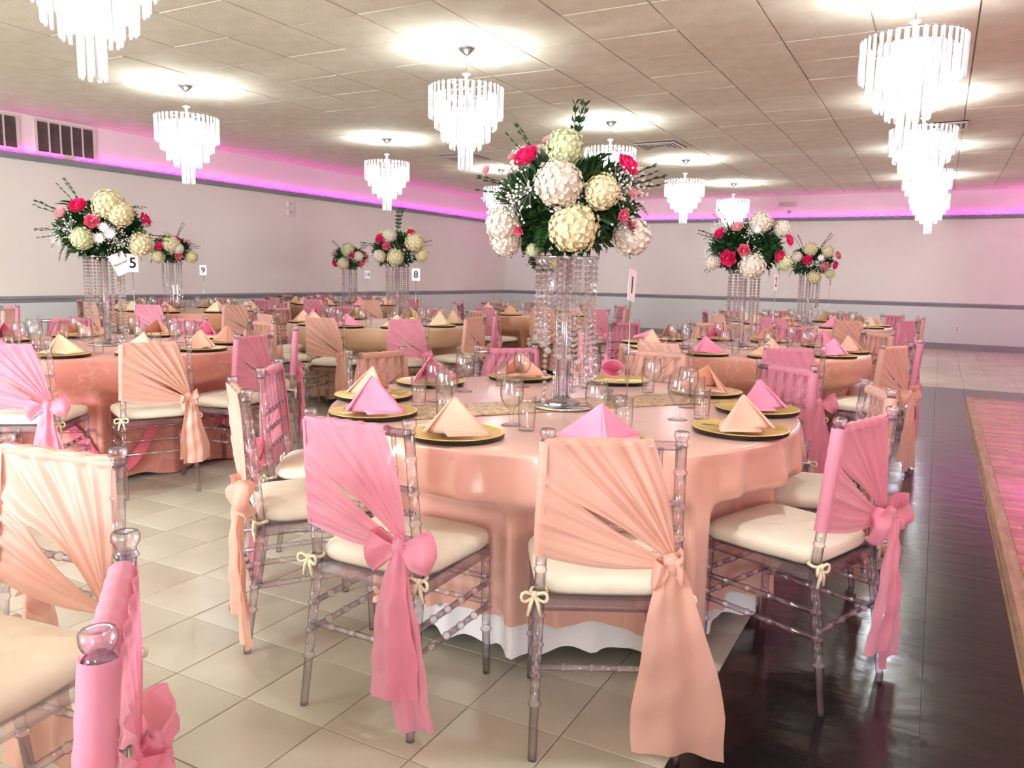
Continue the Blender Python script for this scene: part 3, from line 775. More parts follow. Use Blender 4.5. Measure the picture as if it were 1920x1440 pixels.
def napkin(seed, mat):
    rnd = random.Random(seed); H_ = .118 + rnd.uniform(-.008, .01); mb = MB(); sp = rnd.uniform(.125, .15)
    def layer(apex, F, Lc, off, side):
        A, F, Lc = Vector(apex), Vector(F), Vector(Lc)
        nrm = (F - A).cross(Lc - A).normalized() * side
        def fn(u, v):      # u apex->base, v ridge->outer
            B = F.lerp(Lc, v); q = A.lerp(B, u)
            return q + nrm * (.010 * sin(PI * v) * u + off) + Vector((0, 0, .004 * sin(3.1 * u) * (1 - v)))
        mb.grid(fn, 8, 8)
    A = (0, -.005, H_); Fc = (0.0, -.105, .004)
    for sd in (-1, 1):
        layer(A, Fc, (sd * sp, .05, .002), 0.002, -sd)
        layer((0, .004, H_ - .006), (0, -.09, .003), (sd * (sp - .018), .062, .002), -.006, -sd)
    # rounded ridge and tucked base flap
    mb.grid(lambda u, v: (.010 * sin(PI * (v - .5)) * u, -.005 - .102 * u - .010 * cos(PI * (v - .5)) * u, H_ - (H_ - .004) * u), 8, 4)
    mb.grid(lambda u, v: ((u - .5) * 2 * sp * (1 - .3 * v), .05 - .13 * v + .02 * sin(PI * u), .0035 + .004 * sin(PI * u)), 8, 4)
    return mb.mesh('napkin', mat)
def napkin_roll(seed, mat):
    def fn(u, v):
        a = 2 * PI * u * 1.15; r = .014 + .040 * v ** 1.1 + .004 * u
        return (r * cos(a) * 1.1, -.075 + .15 * v + .008 * sin(a), .012 + r * .85 + r * .8 * sin(a))
    mb = MB().grid(fn, 22, 8)
    return mb.mesh('napkin', mat)
NAP = {c: [napkin(s, m) for s in (1, 2, 3)] for c, m in (('pink', m_pinkn), ('peach', m_peachn), ('cream', m_creamn))}
NAPR = {c: napkin_roll(4, m) for c, m in (('pink', m_pinkn), ('peach', m_peachn))}

def setting(cx, cyy, zt, ang, napcol, place, tname, fine, roll=False, nap_rot=0.0, rr=.765):
    a = math.radians(ang); x = cx + rr * cos(a); y = cyy + rr * sin(a); face = a + PI / 2     # local -Y towards the diner
    c = empty('charger_plate', (x, y, zt), face, 'gold charger plate on %s, %s' % (tname, place), 'plate', 'charger plates on %s' % tname)
    inst('plate', me_charger, c); inst('underside', me_chback, c)
    if fine:
        inst('beaded_edge', me_chbead, c)
        f = inst('fork', me_fork, None, (x - .055 * cos(face), y - .055 * sin(face), zt + .0225), (0, 0, face - PI / 2 + .25 + PI)); tag(f, 'silver fork on %s, %s' % (tname, place), 'fork', 'forks on %s' % tname)
    col = {'cream': 'cream peach', 'peach': 'peach', 'pink': 'pink'}[napcol]
    n_ = inst('napkin', NAPR[napcol] if roll else NAP[napcol][random.randrange(3)], None, (x, y, zt + .0215), (0, 0, face + nap_rot))
    solid(n_, .0022)
    tag(n_, '%s %s napkin on %s, %s' % (col, 'rolled' if roll else 'folded', tname, place), 'napkin', 'napkins on %s' % tname)
    for nm, me_, rg, dg in (('water_goblet', me_goblet, .52, 6), ('tumbler', me_tumbler, .585, 14)):
        aa = a + math.radians(dg + random.uniform(-1.5, 1.5))
        g = inst(nm, me_, None, (cx + rg * cos(aa), cyy + rg * sin(aa), zt))
        tag(g, '%s on %s, %s' % ('stemmed goblet' if nm == 'water_goblet' else 'straight tumbler', tname, place), 'glass', ('goblets' if nm == 'water_goblet' else 'tumblers') + ' on %s' % tname)

# ------------------------------------------------------------------ flowers
def petal(mb, L, W, cup, T, nu=3, nv=3, ruf=0.0, ph=0.0):
    def fn(u, v):
        q = v - .5; w_ = W * (sin(PI * min(1, u * .85 + .12)) ** .7)
        return (q * w_ * 2, L * u, cup * (u * u) + 1.2 * W * q * q * cup * 8 + ruf * sin(9 * q + ph) * u)
    mb.grid(fn, nu, nv, T=T)
def hydrangea(seed, n=85):
    rnd = random.Random(seed); mb = MB()
    for k in range(n):
        z = 1 - 2 * (k + .5) / n; a = k * 2.39996; r = math.sqrt(1 - z * z)
        d = Vector((r * cos(a), r * sin(a), z)); d = (d + Vector([rnd.uniform(-.08, .08) for _ in range(3)])).normalized()
        R_ = .9 + rnd.uniform(-.07, .09)
        T = Matrix.Translation(d * R_) @ d.to_track_quat('Z', 'Y').to_matrix().to_4x4() @ Matrix.Rotation(rnd.uniform(0, 6), 4, 'Z')
        for j in range(4): petal(mb, .175, .10, .04, T @ Matrix.Rotation(j * PI / 2, 4, 'Z') @ Matrix.Rotation(rnd.uniform(-.15, .40), 4, 'X'), 3, 2)
    mb.ball((0, 0, 0), .88, 12, 9); return mb
def rose(seed):
    rnd = random.Random(seed); mb = MB()
    for ring, (n, rad, tilt, L, W) in enumerate(((3, .10, 1.45, .75, .30), (4, .22, 1.30, .80, .42), (5, .36, 1.05, .85, .52), (6, .46, .70, .85, .58))):
        for j in range(n):
            T = Matrix.Rotation(2 * PI * j / n + ring * .7, 4, 'Z') @ Matrix.Translation((0, rad, -.15 - .08 * ring)) @ Matrix.Rotation(tilt + rnd.uniform(-.08, .08), 4, 'X')
            def fn(u, v, L=L, W=W):
                q = v - .5; w_ = W * sin(PI * min(1, u * .72 + .2)) ** .6
                return (q * 2 * w_, L * u, -.22 * math.cos(q * 3) * sin(PI * u) * .8 + .9 * q * q * W - .12 * u ** 5)
            mb.grid(fn, 4, 5, T=T)
    mb.ball((0, 0, .1), .26, 10, 8, (1, 1, 1.5)); return mb
def carnation(seed):
    rnd = random.Random(seed); mb = MB()
    for k in range(34):
        a = k * 2.39996; t = k / 34
        T = Matrix.Rotation(a, 4, 'Z') @ Matrix.Translation((0, .1 * t, 0)) @ Matrix.Rotation(1.5 - 1.25 * t, 4, 'X')
        petal(mb, .85, .30, .05, T, 3, 5, .07, rnd.uniform(0, 6))
    return mb
def daisy():
    mb = MB()
    for k in range(22): petal(mb, .95, .11, .1, Matrix.Rotation(2 * PI * k / 22, 4, 'Z') @ Matrix.Rotation(.2 + .3 * (k % 2), 4, 'X'), 2, 2)
    mb.ball((0, 0, .08), .25, 8, 6); return mb
def leaflet(mb, T, L, W):
    vs = [(0, 0, 0), (-W * .6, L * .3, W * .3), (-W, L * .55, W * .2), (0, L, -L * .1), (W, L * .55, W * .2), (W * .6, L * .3, W * .3), (0, L * .5, -W * .1)]
    mb.add(vs, [(0, 6, 2, 1), (6, 3, 2), (0, 5, 4, 6), (6, 4, 3)], True, T)
def fern(seed, L=1.0, n=13, wl=.33):
    rnd = random.Random(seed); mb = MB(); pts = []
    for k in range(n + 1):
        t = k / n; pts.append((0, L * t * (1 - .12 * t), .10 * sin(PI * t) - .28 * t * t * L))
    mb.tube(pts, .006, 4)
    for k in range(1, n + 1):
        t = k / n; Lw = wl * (sin(PI * (t * .82 + .16)) ** .8) * (1 - .3 * t)
        for s in (-1, 1):
            T = Matrix.Translation(pts[k]) @ Matrix.Rotation(-s * (1.15 - .45 * t), 4, 'Z') @ Matrix.Rotation(rnd.uniform(-.2, .1), 4, 'X')
            leaflet(mb, T, Lw, .035)
    return mb
def twig(seed, L=1.0):
    rnd = random.Random(seed); mb = MB()
    for b in range(3):
        pts = [(0, 0, 0)]; d = Vector((rnd.uniform(-.22, .22), 1, rnd.uniform(-.1, .3)))
        for k in range(7): pts.append(tuple(Vector(pts[-1]) + d * L / 7 + Vector((rnd.uniform(-.02, .02), 0, rnd.uniform(-.02, .02)))))
        mb.tube(pts, .008, 4)
        for k in range(2, 8):
            for s in (-1, 1): leaflet(mb, Matrix.Translation(pts[k]) @ Matrix.Rotation(s * rnd.uniform(.4, .9), 4, 'Z') @ Matrix.Rotation(rnd.uniform(-.5, .5), 4, 'Y'), .15 * L, .035 * L)
    return mb
def leaf(seed):
    def fn(u, v):
        q = v - .5; w_ = .42 * sin(PI * u ** .85); return (q * 2 * w_, u, .10 * sin(PI * u) - .18 * u * u + .25 * abs(q) * w_)
    return MB().grid(fn, 7, 4)
FL = {'hyd': hydrangea(1, 110), 'rose': rose(2), 'carn': carnation(3), 'daisy': daisy(), 'leaf': leaf(1)}
FM = {}
def flower_mesh(kind, col):
    if (kind, col) not in FM:
        mat = m_hyd[col] if kind == 'hyd' else m_green[col] if kind == 'leaf' else m_rose[col]
        nm = {'hyd': 'hydrangea', 'rose': 'rose', 'carn': 'carnation', 'daisy': 'daisy', 'leaf': 'broad_leaf'}[kind]
        FM[(kind, col)] = FL[kind].mesh(nm, mat)
    return FM[(kind, col)]
FERN = [fern(s, 1.0, 17, .21).mesh('fern_frond', m_green[g]) for s, g in ((1, 0), (2, 1), (3, 2))]
TWIG = [twig(s).mesh('twig', m_green[g]) for s, g in ((4, 0), (5, 1))]
def foliage(seed, rx, ry, rz, n):
    rnd = random.Random(seed); mb = MB()
    for k in range(n):
        d = Vector((rnd.gauss(0, 1), rnd.gauss(0, 1), rnd.gauss(0, 1))).normalized()
        R_ = rnd.uniform(.45, .92); c = Vector((d.x * rx * R_, d.y * ry * R_, d.z * rz * R_))
        dd = (d + Vector((rnd.uniform(-.6, .6), rnd.uniform(-.6, .6), rnd.uniform(-.3, .7)))).normalized()
        leaflet(mb, Matrix.Translation(c) @ dd.to_track_quat('Y', 'Z').to_matrix().to_4x4() @ Matrix.Rotation(rnd.uniform(0, 6), 4, 'Y'), rnd.uniform(.03, .062), rnd.uniform(.006, .013))
    return mb
FOL = [foliage(s, .27, .27, .185, 1700).mesh('foliage', m_green[g]) for s, g in ((1, 0), (2, 1))]
FOLS = [foliage(s, .27, .27, .185, 800).mesh('foliage', m_green[g]) for s, g in ((3, 0), (4, 1))]
def gyp_mesh():
    rnd = random.Random(5); mb = MB()
    for k in range(46):
        c = Vector((rnd.gauss(0, .5), rnd.gauss(0, .5), rnd.uniform(.2, 1))); mb.ball(c * .06, .0042, 5, 4); mb.tube([(0, 0, 0), c * .06], .0003, 3)
    return mb.mesh('baby_breath', m_rose['white'])
GYP = gyp_mesh()
def bouquet(x, y, zc, items, label, sc=1.0, fine=True, seed=1, twigs=()):
    """items: (kind, colour, right, up, radius) as seen from the entrance side, in metres; the flower sits on the near surface of the dome"""
    rnd = random.Random(seed)
    yaw = math.atan2(y, x) - PI / 2            # local -Y looks towards the entrance side
    t = empty('flower_arrangement', (x, y, zc - .19), yaw, label, 'flowers')
    up = .19; RX, RZ = .285 * sc, .215 * sc
    def put(me_, p, d, s, nm, roll=0.0, yaxis=False):
        d = Vector(d).normalized()
        q = d.to_track_quat('Y' if yaxis else 'Z', 'Z' if yaxis else 'Y').to_matrix().to_4x4()
        r_ = (Matrix.Rotation(roll, 4, 'Y' if yaxis else 'Z'))
        o = inst(nm, me_, t); o.matrix_local = Matrix.Translation((p[0], p[1], p[2] + up)) @ q @ r_ @ Matrix.Scale(s, 4); return o
    for k, me_ in enumerate(FOL if fine else FOLS):
        tag(put(me_, (0, 0, -.01), (0, 0, 1), sc, 'foliage', k * 1.3), kind='stuff')
    names = {'hyd': 'hydrangea', 'rose': 'rose', 'carn': 'carnation', 'daisy': 'daisy'}
    for kind, col, dx, dz, r in items:
        q = min(.97, (dx / RX) ** 2 + (dz / RZ) ** 2); dy = -RX * (.30 + .78 * math.sqrt(1 - q))
        d = Vector((dx / RX, dy / RX * 1.15, dz / RZ + .12))
        o = put(flower_mesh(kind, col), (dx, dy, dz), d, r, names[kind], rnd.uniform(0, 6))
        if len(items) > 1 and kind != 'hyd': o['label'] = {'hot': 'hot pink ', 'pink': 'pink ', 'pale': 'pale pink ', 'white': 'white '}[col] + names[kind]
        elif kind == 'hyd': o['label'] = {'white': 'white hydrangea head', 'cream': 'cream hydrangea head', 'green': 'greenish hydrangea head'}[col]
    # the far half of the dome
    for k in range(7 if fine else 4):
        a = rnd.uniform(.2, PI - .2); e = rnd.uniform(-.5, 1.0)
        kind, col, r = rnd.choice((('hyd', 'white', .07), ('rose', 'pink', .035), ('hyd', 'green', .06), ('rose', 'hot', .035), ('carn', 'pale', .03)))
        d = Vector((cos(a) * cos(e), sin(a) * cos(e), sin(e)))
        put(flower_mesh(kind, col), (d.x * RX * .95, d.y * RX * .95, d.z * RZ), d, r, names[kind], k)
    for k in range(34 if fine else 14):         # fern fronds round the rim and through the dome
        a = 2 * PI * k / (34 if fine else 14) + rnd.uniform(-.15, .15); e = rnd.choice((-.45, -.15, .1, .45, .8))
        d = Vector((cos(a) * cos(e), sin(a) * cos(e), sin(e)))
        put(FERN[rnd.choice((0, 0, 1, 1, 2))], (d.x * RX * .45, d.y * RX * .45, d.z * RZ * .5 - .02), d, rnd.uniform(.17, .24) * sc, 'fern_frond', rnd.uniform(-.5, .5), True)
    for k in range(8 if fine else 4):
        a = rnd.uniform(0, 2 * PI); e = rnd.uniform(-.9, -.2); d = Vector((cos(a) * cos(e), sin(a) * cos(e), sin(e)))
        put(flower_mesh('leaf', rnd.choice((0, 0, 1))), (d.x * RX * .55, d.y * RX * .55, d.z * RZ * .6), d, .13 * sc, 'broad_leaf', rnd.uniform(-.6, .6), True)
    for k in range(9 if fine else 4):
        a = rnd.uniform(PI * .95, PI * 2.05); e = rnd.uniform(-.5, .7); d = Vector((cos(a) * cos(e), sin(a) * cos(e), sin(e)))
        tag(put(GYP, (d.x * RX * .9, d.y * RX * .9, d.z * RZ * .9), d, 1.15, 'baby_breath', k), kind='stuff')
    for k, (dx, dz, L_) in enumerate(twigs):
        d = Vector((dx, -.15 * RX, dz)).normalized()
        put(TWIG[k % 2], (d.x * RX * .5, -.05, d.z * RZ * .6), d, L_, 'twig', 0, True)
    return t

# crystal stands
def bead(mb, c, r): 
    x, y, z = c
    mb.rev([(.0006, -r), (r * .75, -r * .62), (r, 0), (r * .75, r * .62), (.0006, r)], 6, Matrix.Translation(c), False)
me_bead = MB(); bead(me_bead, (0, 0, 0), .0098); me_bead = me_bead.mesh('bead', m_crystal)
me_bigbead = MB(); bead(me_bigbead, (0, 0, 0), .017); me_bigbead = me_bigbead.mesh('bead', m_crystal)
def string_len(k, n): return .26 + .34 * ((k / n) % 1.0)
def crystal_stand(x, y, zt, rz, label, fine, H_=.59, nstr=17):
    t = empty('crystal_stand', (x, y, zt), rz, label, 'centrepiece', 'crystal centrepiece stands')
    obj('mirror_base', MB().rev([(.001, 0), (.122, 0), (.125, .003), (.122, .010), (.001, .010)], 32), m_mirror, t)
    obj('crystal_foot', MB().rev([(.04, .010), (.07, .012), (.072, .02), (.05, .026), (.03, .04), (.001, .042)], 8, smooth=False), m_crystal, t)
    obj('post', MB().tube([(0, 0, .01), (0, 0, H_)], .020, 12), m_acr, t)
    for k in range(3 if fine else 0):
        a = 2 * PI * k / 3; obj('thin_post', MB().tube([(.032 * cos(a), .032 * sin(a), .01), (.032 * cos(a), .032 * sin(a), H_)], .006, 8), m_acr, t)
    obj('ring_plate', MB().rev([(.001, H_), (.128, H_), (.130, H_ + .006), (.128, H_ + .010), (.001, H_ + .010)], 32), m_crystal, t)
    for k in range(nstr):
        a = 2 * PI * k / nstr + PI * .6; r = .118 if k % 2 == 0 else .105; L_ = string_len(k, nstr) * H_ / .59
        px, py = r * cos(a), r * sin(a); n = int(L_ / .0225)
        wire = MB().tube([(0, 0, 0), (0, 0, -L_)], .0009, 4)
        if fine:
            s_ = obj('bead_string', wire, m_chrome, t, loc=(px, py, H_))
            for j in range(n): inst('bead', me_bead, s_, (0, 0, -.012 - .0225 * j), (0, 0, j))
            inst('bead', me_bigbead, s_, (0, 0, -.012 - .0225 * n - .006))
        else:
            for j in range(n): bead(wire, (0, 0, -.012 - .0225 * j), .0095)
            bead(wire, (0, 0, -.018 - .0225 * n), .016); obj('bead_string', wire, m_crystal, t, loc=(px, py, H_))
    return t
def text_obj(name, s, size, parent, loc, rot, mat, shear=0):
    c = bpy.data.curves.new(name, 'FONT'); c.body = s; c.size = size; c.extrude = .0006; c.align_x = 'CENTER'; c.align_y = 'CENTER'; c.shear = shear
    c.materials.append(mat); o = bpy.data.objects.new(name, c); COL.objects.link(o); o.parent = parent; o.location = loc; o.rotation_euler = rot
    c.offset = .0016 if not shear else 0
    bpy.context.view_layer.update(); dg = bpy.context.evaluated_depsgraph_get()
    me = bpy.data.meshes.new_from_object(o.evaluated_get(dg)); me.materials.clear(); me.materials.append(mat)
    n_ = inst(name, me, parent, loc, rot); bpy.data.objects.remove(o); return n_
def card_stand(x, y, zt, face, num, label, H_=.43, cardz=None, tilt=0.0, extra=None, w_=.085, h_=.125):
    """face: world yaw of the card's printed side"""
    t = empty('number_stand', (x, y, zt), face, label, 'sign', 'table number stands')
    obj('base', MB().rev([(.001, .004), (.012, .007), (.03, .004), (.032, 0), (.001, 0)], 20), m_chrome, t)
    obj('rod', MB().tube([(0, 0, .004), (0, 0, H_)], .0022, 8), m_chrome, t)
    ring = [(.012 * cos(a), 0, H_ + .012 + .012 * sin(a)) for a in [2 * PI * k / 16 for k in range(17)]]
    obj('ring', MB().tube(ring, .0016, 6), m_chrome, t)
    z = H_ + .012 + h_ / 2 - .02
    cd = obj('card', MB().box((-w_ / 2, -.0008, -h_ / 2), (w_ / 2, .0008, h_ / 2)), m_card, t, loc=(0, -.003, z), rot=(0, tilt, 0))
    text_obj('numeral', num, .095 if len(num) == 1 else .075, cd, (0, -.0012, -.002), (PI / 2, 0, 0), m_ink)
    if extra:
        c2 = obj('card', MB().box((-.05, -.0008, -.07), (.05, .0008, .07)), m_card, t, loc=(-.075, .004, z - .005), rot=(0, -.45, 0))
        text_obj('lettering', extra, .024, c2, (0, -.0012, .0), (PI / 2, 0, 0), m_ink, .3)
    return t

# ------------------------------------------------------------------ the tables
ZT = .768
P_, K_ = 'peach', 'pink'
lace1 = lace('lace_rose', (226, 150, 134), (236, 168, 152)); lace2 = lace('lace_peach', (222, 160, 136), (234, 178, 154))
m_ribbon = pbr('ribbon_pink', (244, 112, 134), (250, 130, 150), 5, .35, sheen=.3)
def satin2(n, a, b): return pbr(n, a, b, 2, .42, metal=.1, sheen=.2, bump=.2, bscale=3, bdist=.03)
TABLES = [
 dict(key='main', c=(-1.34, 2.92), name='the front table', cloth=m_satin, clab='long rose-gold satin tablecloth on the nearest round table', fine=2, hem=.095, dist=1.01,
      seats=[(-93, K_, 0), (-58, P_, 1), (-15, K_, 0), (20, P_, 0), (55, K_, 0), (92, P_, 2), (128, K_, 2), (165, P_, 1), (201, K_, 0), (231, P_, 0)]),
 dict(key='T5', c=(-4.97, 3.4), name='table five', cloth=lace1, clab='pink lace tablecloth with pink ribbon on the left table numbered 5', fine=1, hem=.012, dist=1.0, ribbon=True,
      seats=[(-56, K_, 0), (-22, P_, 2), (8, K_, 1), (46, K_, 0), (82, P_, 0), (117, K_, 2), (160, K_, 1), (200, P_, 0), (236, K_, 0), (268, P_, 1)]),
 dict(key='TR1', c=(-1.33, 6.22), name='the mid right table', cloth=lace2, clab='peach lace tablecloth with pink ribbon on the table right of centre', fine=1, hem=.012, dist=1.02, ribbon=True,
      seats=[(-64, K_, 0), (-25, P_, 0), (8, K_, 0), (44, P_, 0), (82, K_, 1), (116, P_, 0), (152, K_, 1), (188, P_, 0), (224, K_, 0), (262, P_, 1)]),
 dict(key='T8', c=(-5.15, 6.6), name='table eight', cloth=satin2('tan_satin', (206, 168, 132), (216, 180, 144)), clab='beige satin tablecloth on the table numbered 8', fine=0, hem=.06, dist=1.0,
      seats=[(-75, P_, 2), (-40, K_, 2), (-3, P_, 0), (31, K_, 0), (66, P_, 0), (101, K_, 1), (150, K_, 0), (190, P_, 0), (222, K_, 0), (252, P_, 0)]),
 dict(key='T9', c=(-8.5, 6.95), name='table nine', cloth=satin2('copper_satin', (206, 146, 112), (216, 158, 126)), clab='copper peach tablecloth on the table numbered 9 by the left wall', fine=0, hem=.06, dist=1.0,
      seats=[(-58, K_, 0), (-14, P_, 0), (22, K_, 0), (55, P_, 0), (90, K_, 0), (120, P_, 0), (155, K_, 0), (195, K_, 0), (230, P_, 0), (266, P_, 0)]),
 dict(key='T12', c=(-8.6, 10.1), name='table twelve', cloth=satin2('bronze_satin', (192, 142, 108), (204, 154, 122)), clab='bronze satin tablecloth on the table numbered 12 by the left wall', fine=0, hem=.06, dist=1.0,
      seats=[(-69, K_, 0), (-30, P_, 0), (8, K_, 0), (45, P_, 0), (85, K_, 0), (115, P_, 0), (150, K_, 0), (183, P_, 0), (219, K_, 0), (255, P_, 0)]),
 dict(key='Tc', c=(-4.92, 9.95), name='the far centre table', cloth=satin2('apricot_satin', (214, 156, 120), (222, 168, 134)), clab='apricot satin tablecloth on the far centre table behind the tall front bouquet', fine=0, hem=.06, dist=1.0,
      seats=[(-97, K_, 1), (-61, P_, 0), (-25, K_, 0), (11, P_, 0), (47, K_, 0), (83, P_, 0), (119, K_, 0), (155, P_, 0), (191, K_, 0), (227, P_, 0)]),
 dict(key='TR2', c=(-1.38, 10.25), name='the far right table', cloth=satin2('cream_satin', (234, 192, 154), (240, 202, 168)), clab='cream peach tablecloth on the farthest table on the right', fine=0, hem=.06, dist=1.02,
      seats=[(-98, K_, 0), (-62, P_, 0), (-26, K_, 0), (14, P_, 0), (46, K_, 0), (82, P_, 0), (118, K_, 0), (154, P_, 0), (190, K_, 0), (226, P_, 0)]),
]
ROT = {('main', -93): 4, ('main', -58): -4, ('main', -15): -6, ('main', 128): 8, ('main', 201): 12, ('main', 231): 4, ('T5', -22): -6, ('TR1', -64): 0}
DIST = {('main', 92): 1.12, ('TR1', -64): 1.10, ('TR1', 262): 1.12, ('TR1', 116): 1.12, ('TR1', 152): 1.12, ('T5', 8): .98}
rs = random.Random(99)
for T_ in TABLES:
    cx, cyy = T_['c']; tn = T_['name']; fine = T_['fine']
    hrs = hour_of(cx, cyy, [q[0] for q in T_['seats']])
    dents = [math.radians(q[0]) for q in T_['seats']]
    table_under(cx, cyy, 'round folding table under the cloth, ' + tn)
    rot0 = 0
    cl = obj('tablecloth', cloth_mesh(.935, ZT, T_['hem'], dents, len(tn), 360 if fine == 2 else 200 if fine else 130, 34 if fine == 2 else 16, 22 if fine == 2 else 15, hemvar=.055 if fine == 2 else .01,
             amp=.055 if fine == 2 else .03), T_['cloth'], loc=(cx, cyy, 0))
    tag(cl, T_['clab'], 'tablecloth')
    if T_.get('ribbon'): o = obj('ribbon', ribbon_mesh(.935, dents, 3), m_ribbon, cl); o['label'] = 'glossy pink ribbon band'
    for a_, col, var in T_['seats']:
        key = (T_['key'], a_); d = DIST.get(key, T_['dist'] + rs.uniform(-.02, .02)); a = math.radians(a_)
        rz = a + PI / 2 + math.radians(ROT.get(key, rs.uniform(-3, 3) if fine < 2 else 0))
        if T_['key'] == 'main' and a_ in (92,): pass
        chair(cx + d * cos(a), cyy + d * sin(a), rz, col, 'clear %s-sashed chair at %s, %s' % (col, tn, HOURS[hrs[a_]]), 'chairs around %s' % tn, fine=fine > 0, var=var)
    for a_, col, var in T_['seats']:
        nc = 'peach' if col == K_ else 'pink'
        if not fine and rs.random() < .6: nc = 'cream'
        if T_['key'] == 'T5' and a_ in (-56, -22): nc = 'cream'
        roll = (T_['key'], a_) in (('main', 92), ('TR1', 188))
        if roll: nc = 'pink'
        setting(cx, cyy, ZT + .001, a_ + (2 if fine else rs.uniform(-3, 3)), nc, HOURS[hrs[a_]], tn, fine > 0, roll, {-93: -.5, 231: .25, 201: .2, -15: .35}.get(a_, rs.uniform(-.4, .4)) if not roll else 0, .79 if fine == 2 else .765)
# white under-cloth of the front table
T_ = TABLES[0]; cx, cyy = T_['c']; dents = [math.radians(q[0]) for q in T_['seats']]
o = obj('tablecloth', cloth_mesh(.895, ZT - .006, .035, dents, 5, 240, 20, 23, flare=.012, amp=.016, r_in=.725, hemvar=.010), m_white, loc=(cx, cyy, 0))
tag(o, 'white under-cloth showing below the rose-gold satin of the nearest table', 'tablecloth')
# sequin runner across the front table
def runner(u, v):
    s_ = (u - .5) * 2; L_ = .925; q = s_ * L_; z = ZT + .0022 + .0006 * sin(40 * u + 9 * v)
    x = (v - .5) * .275; return (x, q, z)
mb = MB().grid(runner, 60, 8); o = obj('table_runner', mb, m_seq, loc=(cx + .015, cyy, 0), rot=(0, 0, math.radians(52 - 90))); solid(o, .001)
tag(o, 'gold sequin runner laid across the front satin table', 'table runner')

# table under the foreground chairs, bottom left, mostly out of frame
cx, cyy = -1.70, -.40
table_under(cx, cyy, 'round table just outside the bottom left corner')
o = obj('tablecloth', cloth_mesh(.935, ZT, .05, [math.radians(97), math.radians(50)], 9, 200, 16, 15), m_satin, loc=(cx, cyy, 0)); tag(o, 'rose-gold tablecloth just outside the bottom left corner', 'tablecloth')
def at_back(mx, my, ang): a = math.radians(ang); return mx - .235 * cos(a), my - .235 * sin(a), a + PI / 2
x, y, rz = at_back(-1.715, 1.045, 97.5); chair(x, y, rz, P_, 'foreground clear chair with peach sash cut by the left edge, seat facing the viewer', None, True, 1, -1, 1, True)
x, y, rz = at_back(-.90, .61, 50); chair(x, y, rz, K_, 'closest clear chair with pink sash, seen edge-on at the bottom left', None, True, 0)
# two chairs of the next table beyond the left edge
for x, y, ang, col, lb in ((-7.95, 4.15, 48, P_, 'clear chair with peach sash at the far left edge by the grey wainscot'), (-8.45, 4.45, 84, K_, 'clear chair with pink sash edge-on beside the peach one at far left')):
    a = math.radians(ang); chair(x, y, a + PI / 2, col, lb, None, False, 0)

